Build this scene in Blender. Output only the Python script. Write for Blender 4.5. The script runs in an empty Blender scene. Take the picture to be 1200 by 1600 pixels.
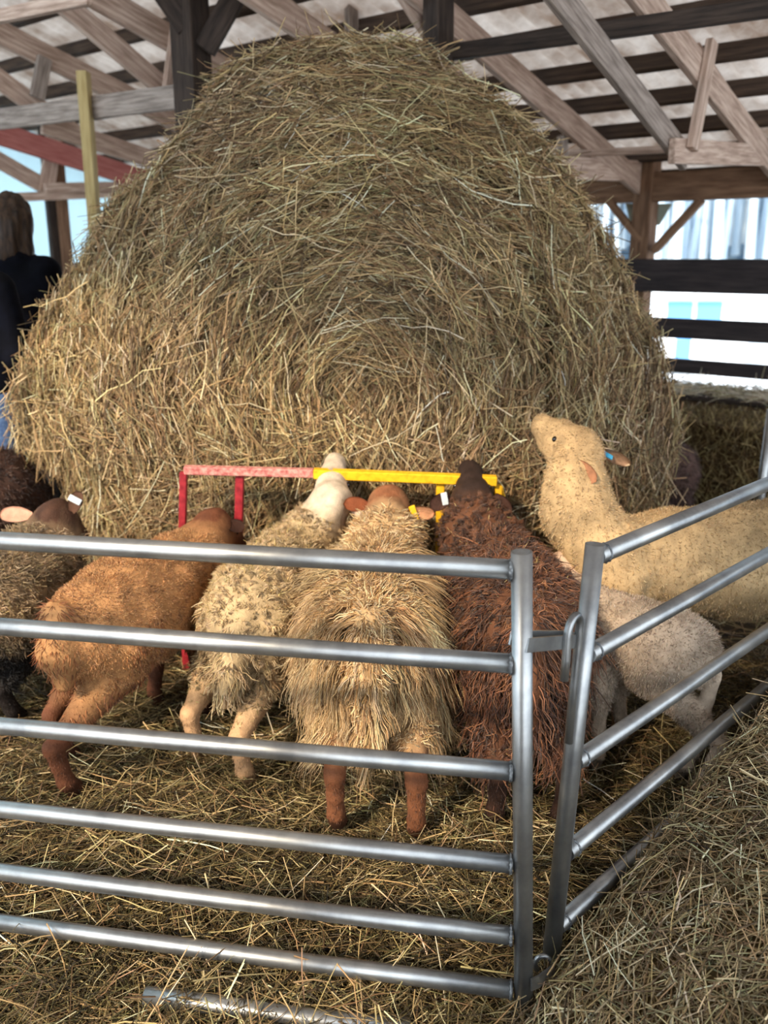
import bpy, bmesh, math
import numpy as np
from mathutils import Vector, Matrix

scene = bpy.context.scene
COL = scene.collection
rng = np.random.default_rng(7)

# ------------------------------------------------------------------ camera
F = 1400.0
PITCH = math.atan2(400.0, F)
CAM = np.array((0.0, 0.0, 1.52))
cam = bpy.data.cameras.new('camera')
cam.sensor_fit = 'VERTICAL'
cam.sensor_height = 36.0
cam.lens = 36.0 * F / 1600.0
cam.clip_end = 400
cam_o = bpy.data.objects.new('camera', cam)
COL.objects.link(cam_o)
cam_o.location = CAM
cam_o.rotation_euler = (math.pi / 2 - PITCH, 0, 0)
cam.dof.use_dof = True
cam.dof.focus_distance = 2.15
cam.dof.aperture_fstop = (cam.lens / 1000.0) / 0.011
scene.camera = cam_o

# ------------------------------------------------------------------ light
world = bpy.data.worlds.new('sky')
scene.world = world
world.use_nodes = True
wn = world.node_tree.nodes
wl = world.node_tree.links
bg = wn['Background']
tc = wn.new('ShaderNodeTexCoord')
sep = wn.new('ShaderNodeSeparateXYZ')
wl.new(tc.outputs['Generated'], sep.inputs[0])
rmp = wn.new('ShaderNodeValToRGB')
rmp.color_ramp.elements[0].position = 0.0
rmp.color_ramp.elements[0].color = (0.90, 0.96, 1.0, 1)
rmp.color_ramp.elements[1].position = 0.6
rmp.color_ramp.elements[1].color = (0.80, 0.90, 1.0, 1)
wl.new(sep.outputs['Z'], rmp.inputs[0])
wl.new(rmp.outputs[0], bg.inputs['Color'])
bg.inputs['Strength'].default_value = 3.2

def lamp_dir(az, el):          # unit vector towards the sun, azimuth from +Y clockwise
    a, e = math.radians(az), math.radians(el)
    return Vector((math.sin(a) * math.cos(e), math.cos(a) * math.cos(e), math.sin(e)))
sun = bpy.data.lights.new('sun', 'SUN')
sun.energy = 4.6
sun.color = (1.0, 0.82, 0.60)
sun.angle = math.radians(4)
sun_o = bpy.data.objects.new('sun', sun)
COL.objects.link(sun_o)
sun_o.rotation_euler = lamp_dir(-145, 33).to_track_quat('Z', 'Y').to_euler()

scene.view_settings.view_transform = 'Standard'
scene.view_settings.look = 'None'
scene.view_settings.exposure = 0.35
scene.view_settings.gamma = 1
scene.view_settings.use_curve_mapping = False
cy = scene.cycles
cy.max_bounces = 6
cy.diffuse_bounces = 4
cy.glossy_bounces = 3
cy.transmission_bounces = 3
cy.transparent_max_bounces = 6
cy.caustics_reflective = False
cy.caustics_refractive = False
cy.use_denoising = True
cy.use_adaptive_sampling = True

# ------------------------------------------------------------------ helpers
CP, SP = math.cos(PITCH), math.sin(PITCH)
def ray(px, py):
    xc, yc = (px - 600) / F, (800 - py) / F
    return np.array((xc, CP + yc * SP, -SP + yc * CP))
def at(px, py, Y):
    d = ray(px, py); return CAM + d * (Y / d[1])
def ground(px, py, z=0.0):
    d = ray(px, py); return CAM + d * ((z - CAM[2]) / d[2])
def onplane(px, py, p0, n):
    d = ray(px, py); n = np.asarray(n, float)
    return CAM + d * (np.dot(np.asarray(p0) - CAM, n) / np.dot(d, n))
def mppx(p):                    # metres per pixel at a world point
    p = np.asarray(p); return (p[1] * CP + (CAM[2] - p[2]) * SP) / F

def lin(r, g, b):
    f = lambda c: c / 12.92 if c <= 0.04045 else ((c + 0.055) / 1.055) ** 2.4
    return (f(r / 255), f(g / 255), f(b / 255))

def unit(v):
    v = np.asarray(v, float)
    return v / np.maximum(np.linalg.norm(v, axis=-1, keepdims=True), 1e-9)

def tag(o, label=None, cat=None, group=None, kind=None):
    if label: o['label'] = label
    if cat: o['category'] = cat
    if group: o['group'] = group
    if kind: o['kind'] = kind
    return o

def link(name, me, mat=None, parent=None, loc=None):
    o = bpy.data.objects.new(name, me)
    COL.objects.link(o)
    if mat and me is not None and not me.materials: me.materials.append(mat)
    if parent is not None: o.parent = parent
    if loc is not None: o.location = loc
    return o

def empty(name, loc=(0, 0, 0), rz=0):
    o = bpy.data.objects.new(name, None)
    o.empty_display_size = 0.1
    COL.objects.link(o)
    o.location = loc
    o.rotation_euler = (0, 0, rz)
    return o

def np_mesh(name, V, Fq, col=None, smooth=True):
    me = bpy.data.meshes.new(name)
    V = np.asarray(V, np.float32); Fq = np.asarray(Fq, np.int32)
    k = Fq.shape[1]
    me.vertices.add(len(V)); me.vertices.foreach_set('co', V.ravel())
    me.loops.add(Fq.size); me.loops.foreach_set('vertex_index', Fq.ravel())
    me.polygons.add(len(Fq))
    me.polygons.foreach_set('loop_start', np.arange(0, Fq.size, k, dtype=np.int32))
    me.polygons.foreach_set('loop_total', np.full(len(Fq), k, np.int32))
    me.update(calc_edges=True)
    me.polygons.foreach_set('use_smooth', np.full(len(Fq), smooth, bool))
    if col is not None:
        a = me.color_attributes.new('Col', 'FLOAT_COLOR', 'POINT')
        c = np.ones((len(V), 4), np.float32); c[:, :3] = col
        a.data.foreach_set('color', c.ravel())
    me.validate()
    return me

_nk = np.random.default_rng(3)
_NK = unit(_nk.normal(size=(24, 3)))
_NP = _nk.uniform(0, 6.28, 24)
def noise(P, f, o=0):           # smooth pseudo noise, about -1..1
    P = np.asarray(P, float)
    s = 0
    for i in range(8):
        j = (i + o * 5) % 24
        s = s + np.sin((P @ _NK[j]) * f * (1 + 0.27 * i) + _NP[j] + 1.7 * np.sin((P @ _NK[(j + 9) % 24]) * f * 0.6))
    return s / 4.2

def strands(P, D, L, W, col, segs=3, sides=3, bend=0.15, grav=0.0, wave=0.0, wfreq=2.0, wphase=None, wside=None, kink=0.0, tip=0.5, r=None, clump=None):
    """hay stalks / wool fibres: returns V, F, C arrays"""
    r = r or rng
    n = len(P)
    D = unit(D)
    rv = r.normal(size=(n, 3))
    A = unit(np.cross(D, rv)); B = np.cross(D, A)
    L = np.broadcast_to(np.asarray(L, float), (n,)); W = np.broadcast_to(np.asarray(W, float), (n,))
    ang = r.uniform(0, 6.283, n)
    bv = A * np.cos(ang)[:, None] + B * np.sin(ang)[:, None]
    bm = r.normal(size=n) * bend
    if wside is None: wside = bv
    if wphase is None: wphase = r.uniform(0, 6.283, n)
    pull = None
    if clump:
        ng = max(3, int(n / clump[0])); gi = r.choice(n, ng, replace=False); near = np.empty(n, int)
        for s0 in range(0, n, 2000):
            q = P[s0:s0 + 2000]
            near[s0:s0 + 2000] = gi[np.argmin(((q[:, None, :] - P[gi][None]) ** 2).sum(2), 1)]
        pull = (P[near] - P) * clump[1]
        D = unit(D[near] + 0.12 * r.normal(size=(n, 3))); L = L[near] * r.uniform(0.82, 1.05, n)
        bv, bm, wphase, wside = bv[near], bm[near], wphase[near] + 0.25 * r.normal(size=n), wside[near]
        A = unit(np.cross(D, rv)); B = np.cross(D, A)
        col = np.asarray(col) * 0.5 + np.asarray(col)[near] * 0.5
    T = np.linspace(0, 1, segs + 1)
    rings = []
    for t in T:
        c = P + D * (L * t)[:, None] + bv * (bm * L * t * t)[:, None]
        if grav: c = c + np.array((0, 0, -1.0)) * (np.asarray(grav) * L * t * t)[:, None] if np.ndim(grav) else c + np.array((0, 0, -grav)) * (L * t * t)[:, None]
        if pull is not None: c = c + pull * t ** 0.8
        if wave: c = c + wside * (wave * L * t ** 0.7 * np.sin(wfreq * 6.283 * t + wphase))[:, None]
        if kink and 0 < t < 1: c = c + r.normal(size=(n, 3)) * (kink * L)[:, None]
        rings.append(c)
    vs = []
    for k, t in enumerate(T):
        w = W * (1 - (1 - tip) * t)
        for s in range(sides):
            if sides == 2:
                q = bv if s == 0 else -bv
            else:
                q = A * math.cos(6.283 * s / sides) + B * math.sin(6.283 * s / sides)
            vs.append(rings[k] + q * (w * 0.5)[:, None])
    V = np.stack(vs, 1)                                  # n, (segs+1)*sides, 3
    m = V.shape[1]
    f = []
    for k in range(segs):
        for s in range(sides if sides > 2 else 1):
            s2 = (s + 1) % sides
            f.append((k * sides + s, k * sides + s2, (k + 1) * sides + s2, (k + 1) * sides + s))
    f = np.array(f)
    Fq = (f[None] + (np.arange(n) * m)[:, None, None]).reshape(-1, 4)
    C = np.repeat(np.asarray(col)[:, None, :], m, 1).reshape(-1, 3)
    return V.reshape(-1, 3), Fq, C

def merge(*parts):
    V, Fq, C, o = [], [], [], 0
    for v, f, c in parts:
        V.append(v); Fq.append(f + o); C.append(c); o += len(v)
    return np.concatenate(V), np.concatenate(Fq), np.concatenate(C)

def palette(n, cols, w=None, jit=0.12, r=None):
    r = r or rng
    cols = np.array([lin(*c) for c in cols])
    i = r.choice(len(cols), n, p=None if w is None else np.array(w) / sum(w))
    return np.clip(cols[i] * (1 + r.normal(size=(n, 1)) * jit * 2) * (1 + r.normal(size=(n, 3)) * jit * 0.3), 0.004, 0.95)

# ------------------------------------------------------------------ materials
def material(name):
    m = bpy.data.materials.new(name); m.use_nodes = True
    nt = m.node_tree
    return m, nt, nt.nodes['Principled BSDF']
def attr_mat(name, rough=0.7, spec=0.25, noise_scale=0, amt=0.3, bump=0.0, bscale=120, sheen=0.0, transl=0.0):
    m, nt, b = material(name)
    a = nt.nodes.new('ShaderNodeAttribute'); a.attribute_name = 'Col'
    src = a.outputs['Color']
    tcn = nt.nodes.new('ShaderNodeTexCoord')
    if noise_scale:
        nz = nt.nodes.new('ShaderNodeTexNoise'); nz.inputs['Scale'].default_value = noise_scale
        nz.inputs['Detail'].default_value = 4
        nt.links.new(tcn.outputs['Object'], nz.inputs['Vector'])
        mr = nt.nodes.new('ShaderNodeMapRange')
        mr.inputs['From Min'].default_value = 0.3; mr.inputs['From Max'].default_value = 0.7
        mr.inputs['To Min'].default_value = 1 - amt; mr.inputs['To Max'].default_value = 1 + amt
        nt.links.new(nz.outputs['Fac'], mr.inputs['Value'])
        mx = nt.nodes.new('ShaderNodeVectorMath'); mx.operation = 'SCALE'
        nt.links.new(src, mx.inputs[0]); nt.links.new(mr.outputs[0], mx.inputs['Scale'])
        src = mx.outputs[0]
    nt.links.new(src, b.inputs['Base Color'])
    b.inputs['Roughness'].default_value = rough
    b.inputs['Specular IOR Level'].default_value = spec
    if sheen: b.inputs['Sheen Weight'].default_value = sheen
    if bump:
        nb = nt.nodes.new('ShaderNodeTexNoise'); nb.inputs['Scale'].default_value = bscale
        nb.inputs['Detail'].default_value = 5
        nt.links.new(tcn.outputs['Object'], nb.inputs['Vector'])
        bp = nt.nodes.new('ShaderNodeBump'); bp.inputs['Strength'].default_value = bump
        bp.inputs['Distance'].default_value = 0.01
        nt.links.new(nb.outputs['Fac'], bp.inputs['Height'])
        nt.links.new(bp.outputs[0], b.inputs['Normal'])
    return m
def noise_mat(name, c1, c2, scale=6, stretch=(1, 1, 1), rough=0.8, metal=0.0, bump=0.0, detail=6, c3=None, spec=0.3, lo=0.35, hi=0.65):
    m, nt, b = material(name)
    tcn = nt.nodes.new('ShaderNodeTexCoord')
    mp = nt.nodes.new('ShaderNodeMapping'); mp.inputs['Scale'].default_value = stretch
    nt.links.new(tcn.outputs['Object'], mp.inputs['Vector'])
    nz = nt.nodes.new('ShaderNodeTexNoise'); nz.inputs['Scale'].default_value = scale
    nz.inputs['Detail'].default_value = detail; nz.inputs['Roughness'].default_value = 0.6
    nt.links.new(mp.outputs[0], nz.inputs['Vector'])
    cr = nt.nodes.new('ShaderNodeValToRGB')
    e = cr.color_ramp.elements
    e[0].position = lo; e[0].color = (*lin(*c1), 1)
    e[1].position = hi; e[1].color = (*lin(*c2), 1)
    if c3: x = e.new((lo + hi) / 2); x.color = (*lin(*c3), 1)
    nt.links.new(nz.outputs['Fac'], cr.inputs[0])
    nt.links.new(cr.outputs[0], b.inputs['Base Color'])
    b.inputs['Roughness'].default_value = rough
    b.inputs['Metallic'].default_value = metal
    b.inputs['Specular IOR Level'].default_value = spec
    if bump:
        bp = nt.nodes.new('ShaderNodeBump'); bp.inputs['Strength'].default_value = bump
        bp.inputs['Distance'].default_value = 0.01
        nt.links.new(nz.outputs['Fac'], bp.inputs['Height'])
        nt.links.new(bp.outputs[0], b.inputs['Normal'])
    return m

M = {}
M['hay'] = attr_mat('hay', 0.55, 0.35)
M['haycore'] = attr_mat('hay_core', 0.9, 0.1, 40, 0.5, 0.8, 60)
M['wool'] = attr_mat('wool', 0.85, 0.12, sheen=0.15)
M['skin'] = attr_mat('hide', 0.8, 0.2, 30, 0.25, 0.35, 160)
M['wood'] = noise_mat('weathered_wood', (156, 132, 116), (212, 190, 174), 5, (1, 12, 12), 0.85, bump=0.2, c3=(186, 160, 144))
M['wood_grey'] = noise_mat('grey_wood', (116, 104, 96), (170, 156, 146), 5, (1, 12, 12), 0.85, bump=0.2)
M['wood_dark'] = noise_mat('dark_wood', (38, 31, 28), (70, 58, 50), 5, (1, 12, 12), 0.85, bump=0.2)
M['wood_purlin'] = noise_mat('purlin_wood', (50, 40, 34), (84, 68, 56), 4, (1, 10, 10), 0.9)
M['wood_red'] = noise_mat('red_wood', (168, 96, 90), (196, 128, 120), 5, (1, 10, 10), 0.8)
M['wood_new'] = noise_mat('new_wood', (168, 146, 96), (198, 178, 128), 5, (1, 10, 10), 0.8)
M['beam'] = noise_mat('brown_beam', (96, 70, 52), (140, 108, 84), 4, (1, 10, 10), 0.85, bump=0.2)
M['fence'] = noise_mat('fence_wood', (40, 36, 38), (66, 58, 58), 4, (1, 10, 10), 0.85)
M['roof'] = noise_mat('roof_sheet', (158, 138, 124), (238, 232, 228), 3.5, (1, 1, 1), 0.5, spec=0.5)
M['galv'] = noise_mat('galvanised_steel', (130, 132, 134), (178, 179, 178), 30, (0.25, 0.25, 0.25), 0.37, metal=0.9, bump=0.06)
M['weld'] = noise_mat('weld_metal', (86, 90, 94), (150, 154, 158), 120, (1, 1, 1), 0.5, metal=0.8, bump=0.6)
M['red'] = noise_mat('red_paint', (122, 26, 34), (160, 44, 52), 40, (1, 1, 1), 0.45, bump=0.1)
M['pink'] = noise_mat('worn_red_paint', (160, 70, 70), (214, 160, 146), 60, (1, 1, 1), 0.55, bump=0.1)
M['yellow'] = noise_mat('yellow_paint', (214, 150, 20), (240, 186, 36), 50, (1, 1, 1), 0.45, bump=0.1, lo=0.3, hi=0.55)
M['dirt'] = noise_mat('bedding_soil', (34, 27, 18), (78, 62, 38), 18, (1, 1, 1), 0.95, bump=0.6)
M['panel'] = None
def simple(name, c, rough=0.6, metal=0.0, spec=0.3):
    m, nt, b = material(name)
    b.inputs['Base Color'].default_value = (*lin(*c), 1)
    b.inputs['Roughness'].default_value = rough; b.inputs['Metallic'].default_value = metal
    b.inputs['Specular IOR Level'].default_value = spec
    return m
M['tag_yellow'] = simple('yellow_plastic', (246, 196, 40), 0.4)
M['tag_white'] = simple('pale_plastic', (206, 214, 216), 0.4)
M['tag_blue'] = simple('blue_plastic', (64, 150, 190), 0.4)
M['eye'] = simple('eye', (22, 16, 12), 0.15, spec=0.6)
M['coat'] = noise_mat('black_coat', (8, 9, 14), (16, 18, 28), 12, rough=0.9, spec=0.1)
M['trousers'] = simple('black_trousers', (16, 16, 20), 0.8)
M['jeans'] = noise_mat('blue_denim', (70, 96, 142), (104, 132, 176), 60, rough=0.85)
M['hair'] = noise_mat('brown_hair', (26, 19, 15), (74, 56, 42), 10, (6, 6, 1), 0.55)
M['snow'] = noise_mat('snowy_ground', (214, 220, 226), (244, 247, 250), 3, rough=0.9)
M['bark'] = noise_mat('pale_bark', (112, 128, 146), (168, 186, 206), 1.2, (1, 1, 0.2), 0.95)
M['twig'] = noise_mat('hazy_twigs', (178, 196, 210), (194, 210, 222), 1.5, (1, 1, 0.3), 0.95)  # distance haze put into the pale twig colour
M['house'] = simple('white_siding', (236, 240, 244), 0.7)
M['houseblue'] = simple('blue_glass', (96, 150, 206), 0.3)
M['panelgreen'] = simple('pale_green_sheet', (176, 190, 176), 0.6)

# ------------------------------------------------------------------ boards and tubes
def box_mesh(name, sx, sy, sz, bev=0.004):
    bm = bmesh.new()
    bmesh.ops.create_cube(bm, size=1.0)
    bmesh.ops.scale(bm, vec=(sx, sy, sz), verts=bm.verts)
    if bev: bmesh.ops.bevel(bm, geom=bm.edges[:], offset=bev, segments=1, affect='EDGES')
    me = bpy.data.meshes.new(name); bm.to_mesh(me); bm.free()
    return me
def board(name, a, b, w, h, mat, parent=None, up=(0, 0, 1), bev=0.004):
    """rectangular timber from a to b; w across, h along `up`"""
    a = Vector(a); b = Vector(b); d = b - a; L = d.length
    x = d.normalized(); upv = Vector(up)
    y = upv.cross(x)
    if y.length < 1e-4: y = Vector((0, 1, 0)).cross(x)
    y.normalize(); z = x.cross(y)
    me = box_mesh(name, L, w, h, bev)
    o = link(name, me, mat)
    R = Matrix((x, y, z)).transposed().to_4x4()
    Mw = Matrix.Translation((a + b) / 2) @ R
    if parent is not None:
        o.parent = parent
        par = Matrix.Translation(parent.location) @ parent.rotation_euler.to_matrix().to_4x4()
        Mw = par.inverted() @ Mw
    o.matrix_basis = Mw
    return o
def tube_arrays(pts, rad, seg=20, caps=True, hollow=0.0):
    pts = [Vector(p) for p in pts]
    n = len(pts)
    rads = [rad] * n if np.isscalar(rad) else rad
    V, Fq = [], []
    prev = None
    for i, p in enumerate(pts):
        d = (pts[min(i + 1, n - 1)] - pts[max(i - 1, 0)]).normalized()
        if prev is None:
            ax = Vector((0, 0, 1)) if abs(d.z) < 0.9 else Vector((1, 0, 0))
            u = d.cross(ax).normalized()
        else:
            u = (prev - d * prev.dot(d)).normalized()
        prev = u; v = d.cross(u)
        for s in range(seg):
            a = 6.28318 * s / seg
            V.append(p + (u * math.cos(a) + v * math.sin(a)) * rads[i])
    for i in range(n - 1):
        for s in range(seg):
            s2 = (s + 1) % seg
            Fq.append((i * seg + s, i * seg + s2, (i + 1) * seg + s2, (i + 1) * seg + s))
    return V, Fq
def tube(name, pts, rad, mat, parent=None, seg=20, caps=True, hollow=0.0):
    V, Fq = tube_arrays(pts, rad, seg)
    bm = bmesh.new()
    vs = [bm.verts.new(v) for v in V]
    for f in Fq: bm.faces.new([vs[i] for i in f]).smooth = True
    n = len(pts)
    if hollow:
        r0 = rad if np.isscalar(rad) else rad[-1]
        for end, i0 in ((0, 0), (1, (n - 1) * seg)):
            ring = vs[i0:i0 + seg]
            c = sum((v.co for v in ring), Vector()) / seg
            inner = [bm.verts.new(c + (v.co - c) * (1 - hollow)) for v in ring]
            p = Vector(pts[0 if end == 0 else -1]); q = Vector(pts[1 if end == 0 else -2])
            dv = (q - p).normalized() * 0.40
            deep = [bm.verts.new(v.co + dv) for v in inner]
            for s in range(seg):
                s2 = (s + 1) % seg
                bm.faces.new((ring[s], ring[s2], inner[s2], inner[s]))
                bm.faces.new((inner[s], inner[s2], deep[s2], deep[s])).smooth = True
            bm.faces.new(deep)
    elif caps:
        bm.faces.new(vs[:seg]); bm.faces.new(vs[(n - 1) * seg:])
    bmesh.ops.recalc_face_normals(bm, faces=bm.faces)
    if parent is not None:
        bmesh.ops.translate(bm, vec=-Vector(parent.location), verts=bm.verts)
        org = Vector((0, 0, 0))
    else:
        org = Vector(pts[0]); bmesh.ops.translate(bm, vec=-org, verts=bm.verts)
    me = bpy.data.meshes.new(name); bm.to_mesh(me); bm.free()
    o = link(name, me, mat, parent)
    if parent is None: o.location = org
    return o

# ================================================================== SETTING
# bedding soil
bm = bmesh.new()
bmesh.ops.create_grid(bm, x_segments=120, y_segments=120, size=6.2)
for v in bm.verts:
    v.co.y += 4.4
    v.co.z = 0.012 * float(noise(np.array([v.co]), 6.0)[0]) - 0.03
for f in bm.faces: f.smooth = True
me = bpy.data.meshes.new('ground'); bm.to_mesh(me); bm.free()
tag(link('ground', me, M['dirt']), 'barn floor covered in trampled brown hay bedding', 'ground', kind='structure')

# barn axes: U runs down the roof slope (40 deg right of ahead), Vv along the purlins (50 deg left)
AZ = math.radians(40)
U = np.array((math.sin(AZ), math.cos(AZ), 0.0))
Vv = np.array((-math.cos(AZ), math.sin(AZ), 0.0))
SLOPE = math.tan(math.radians(15.7))
Z0 = 3.80                                   # roof height above the camera
def roof_z(u): return Z0 - SLOPE * u
def uv(u, v, z=None, dz=0.0):
    p = U * u + Vv * v
    return np.array((p[0], p[1], (roof_z(u) if z is None else z) + dz))
U0, U1, V0, V1 = -3.0, 6.6, -3.4, 8.4
ceil_o = empty('ceiling')
tag(ceil_o, 'pale barn roof with added translucency on rows of dark purlins', 'roof', kind='structure')
nu, nv = 2, 1100
V, Fq = [], []
for i in range(nv + 1):
    v = V0 + (V1 - V0) * i / nv
    w = 0.012 * math.sin(v * 6.283 / 0.10)
    for u in (U0, U1): V.append(uv(u, v, dz=0.10 + w))
for i in range(nv): Fq.append((2 * i, 2 * i + 1, 2 * i + 3, 2 * i + 2))
_nt = M['roof'].node_tree                  # translucency added to brighten the sheet: lets a little daylight through
_tr = _nt.nodes.new('ShaderNodeBsdfTranslucent'); _ms = _nt.nodes.new('ShaderNodeMixShader'); _ms.inputs[0].default_value = 0.30
_pb = _nt.nodes['Principled BSDF']
_cr = [n for n in _nt.nodes if n.bl_idname == 'ShaderNodeValToRGB'][0]
_mul = _nt.nodes.new('ShaderNodeVectorMath'); _mul.operation = 'MULTIPLY'; _mul.inputs[1].default_value = (0.62, 0.58, 0.54)
_nt.links.new(_cr.outputs[0], _mul.inputs[0]); _nt.links.new(_mul.outputs[0], _tr.inputs['Color'])
_nt.links.new(_pb.outputs[0], _ms.inputs[1]); _nt.links.new(_tr.outputs[0], _ms.inputs[2])
_nt.links.new(_ms.outputs[0], _nt.nodes['Material Output'].inputs['Surface'])
me = np_mesh('roof_sheet', V, Fq)
ro = link('roof_sheet', me, M['roof'], ceil_o)
u = U0 + 0.1
nrm = np.array((SLOPE * U[0], SLOPE * U[1], 1.0))
while u < U1:
    board('purlin', uv(u, V0, dz=0.02), uv(u, V1, dz=0.045), 0.045, 0.085, M['wood_purlin'], ceil_o, up=nrm)
    u += 0.385

# trusses: planes at constant v, members given by two points seen in the picture
def truss_point(px, py, v): return onplane(px, py, Vv * v, Vv)
def ext(a, b, e0, e1):
    d = unit(b - a); return a - d * e0, b + d * e1
def truss(v, members, label, mat=None):
    t = empty('roof_truss', tuple(Vv * v + U * 2))
    tag(t, label, 'truss', 'timber roof trusses', 'structure')
    for nm, (x0, y0, x1, y1), w, off, (e0, e1), mt in members:
        a, b = truss_point(x0, y0, v), truss_point(x1, y1, v)
        a, b = ext(a, b, e0, e1)
        a = a + Vv * off; b = b + Vv * off
        board(nm, a, b, 0.038, w, M[mt], t, up=np.cross(unit(b - a), Vv))
    return t
def top_chord(v, u0, u1, mt, t, w=0.14):
    a, b = uv(u0, v, dz=-0.125), uv(u1, v, dz=-0.125)
    return board('top_chord', a, b, 0.04, w, M[mt], t, up=nrm)
# truss on the right of the picture
t = truss(1.88, [
    ('web', (880, -20, 1083, 248), 0.115, 0.04, (0.3, 0.0), 'wood_grey'),
    ('bottom_chord', (1050, 236, 1200, 243), 0.115, 0, (0.0, 1.2), 'wood'),
    ('web', (1100, 66, 1072, 218), 0.075, -0.04, (0, 0.05), 'wood'),
    ('web', (1098, 78, 1190, 216), 0.085, 0.04, (0, 0.05), 'wood'),
], 'roof truss with triangle of webs at upper right above the open side')
top_chord(1.88, -2.4, 6.3, 'wood', t)
t = truss(2.80, [
    ('web', (640, -20, 712, 96), 0.10, 0.04, (0.3, 0.1), 'wood'),
    ('bottom_chord', (880, 262, 1000, 268), 0.13, 0, (0.9, 0.0), 'wood'),
    ('web', (888, 210, 890, 246), 0.07, 0.04, (0, 0), 'wood_grey'),
], 'roof truss whose pale chord slants down behind the round bale on the right')
top_chord(2.80, -2.4, 6.3, 'wood', t)
board('king_post', truss_point(685, -60, 2.74), truss_point(685, 100, 2.74), 0.09, 0.125, M['wood_dark'], t, up=tuple(U))
t = truss(3.6, [
    ('web', (434, -10, 500, 52), 0.10, 0.04, (0.3, 0.2), 'wood'),
    ('web', (540, 8, 541, 60), 0.08, -0.04, (0.1, 0.2), 'wood_grey'),
], 'roof truss just above the crown of the round bale')
top_chord(3.6, -2.4, 6.3, 'wood', t)
t = truss(4.5, [
    ('web', (108, 5, 285, 155), 0.115, 0.04, (0.3, 0.4), 'wood'),
    ('web', (268, 60, 262, 108), 0.08, -0.04, (0.05, 0.2), 'wood'),
], 'roof truss beside the black post with a long weathered diagonal')
top_chord(4.5, -2.4, 6.3, 'wood', t)
t = truss(5.6, [
    ('web', (-20, 106, 128, 212), 0.12, 0.04, (0.4, 0.1), 'wood'),
    ('web', (62, 104, 55, 142), 0.09, -0.04, (0.05, 0.05), 'wood_grey'),
    ('bottom_chord', (110, 208, 240, 250), 0.12, 0, (0.2, 1.5), 'wood'),
], 'roof truss behind the pale upright board at upper left')
top_chord(5.6, -2.4, 6.3, 'wood', t)
t = truss(7.2, [
    ('top_chord', (-20, 206, 200, 276), 0.17, -0.06, (1.5, 2.0), 'wood_red'),
    ('web', (90, 200, 76, 300), 0.13, 0.04, (0.1, 0.0), 'wood'),
    ('web', (-20, 236, 92, 300), 0.13, 0.06, (0.5, 0.0), 'wood'),
    ('bottom_chord', (70, 296, 220, 292), 0.10, 0.0, (0.0, 1.0), 'wood'),
    ('bottom_chord', (-20, 310, 130, 304), 0.07, 0.0, (1.0, 0.5), 'wood'),
], 'end roof truss with faded red upper chord in front of pale sheeting')
# lengthwise brace seen at left, and one at upper right
b0 = board('roof_brace', at(-30, 190, 6.3), at(290, 150, 5.2), 0.04, 0.12, M['wood_grey'])
tag(b0, 'long grey board bracing the trusses, running left of the black post', 'brace', kind='structure')
b0 = board('roof_brace', at(705, 82, 4.6), at(1230, 8, 3.75), 0.04, 0.07, M['wood_dark'])
tag(b0, 'dark board bracing the trusses above and right of the bale', 'brace', kind='structure')
b0 = board('roof_brace', at(-30, 32, 4.9), at(140, -4, 4.5), 0.04, 0.06, M['wood'])
tag(b0, 'thin pale batten in the top left roof corner', 'brace', kind='structure')
b0 = board('roof_brace', at(880, 241, 5.9), at(1070, 232, 5.35), 0.04, 0.04, M['wood'])
tag(b0, 'thin pale batten level with the eaves right of the bale', 'brace', kind='structure')

# dark post with braces, second post, upright board
dk = empty('barn_post', tuple(at(303, 160, 5.2) * np.array((1, 1, 0))))
tag(dk, 'black barn post with two knee braces behind the bale top', 'post', kind='structure')
p = at(303, 160, 5.2)
board('post_shaft', (p[0], p[1], 0), (p[0], p[1], roof_z(np.dot(p, U)) - 0.03), 0.15, 0.15, M['wood_dark'], dk, up=(0.5, 0.8, 0))
board('knee_brace', at(320, 78, 5.15), at(385, -40, 5.15), 0.05, 0.11, M['wood_dark'], dk, up=(1, 0, 1))
board('knee_brace', at(293, 45, 5.15), at(235, -40, 5.15), 0.05, 0.11, M['wood_dark'], dk, up=(-1, 0, 1))
a = at(130, 112, 5.6); b = at(147, 335, 5.6)
a, b = ext(a, b, 0.0, 1.3)
b0 = board('upright_board', a, b, 0.06, 0.085, M['wood_new'], up=(0, 1, 0))
tag(b0, 'pale yellow upright board beside the bale, right of the person', 'board', kind='structure')

# gable end wall of translucent sheets, far left
m, nt, b_ = material('translucent_sheet')
b_.inputs['Base Color'].default_value = (*lin(176, 200, 206), 1)
b_.inputs['Roughness'].default_value = 0.5
tr = nt.nodes.new('ShaderNodeBsdfTranslucent'); tr.inputs['Color'].default_value = (*lin(170, 198, 206), 1)
ms = nt.nodes.new('ShaderNodeMixShader'); ms.inputs[0].default_value = 0.7
nt.links.new(b_.outputs[0], ms.inputs[1]); nt.links.new(tr.outputs[0], ms.inputs[2])
nt.links.new(ms.outputs[0], nt.nodes['Material Output'].inputs['Surface'])
M['panel'] = m
V, Fq = [], []
n = 240
for i in range(n + 1):
    u = -6.0 + 12.5 * i / n
    for z in (0.9, 4.6): V.append(U * u + Vv * (8.0 + 0.012 * math.sin(u * 6.283 / 0.2)) + np.array((0, 0, z)))
for i in range(n): Fq.append((2 * i, 2 * i + 1, 2 * i + 3, 2 * i + 2))
tag(link('wall_left', np_mesh('wall_left', V, Fq), M['panel']), 'pale blue translucent sheet wall closing the barn end', 'wall', kind='structure')
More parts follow.
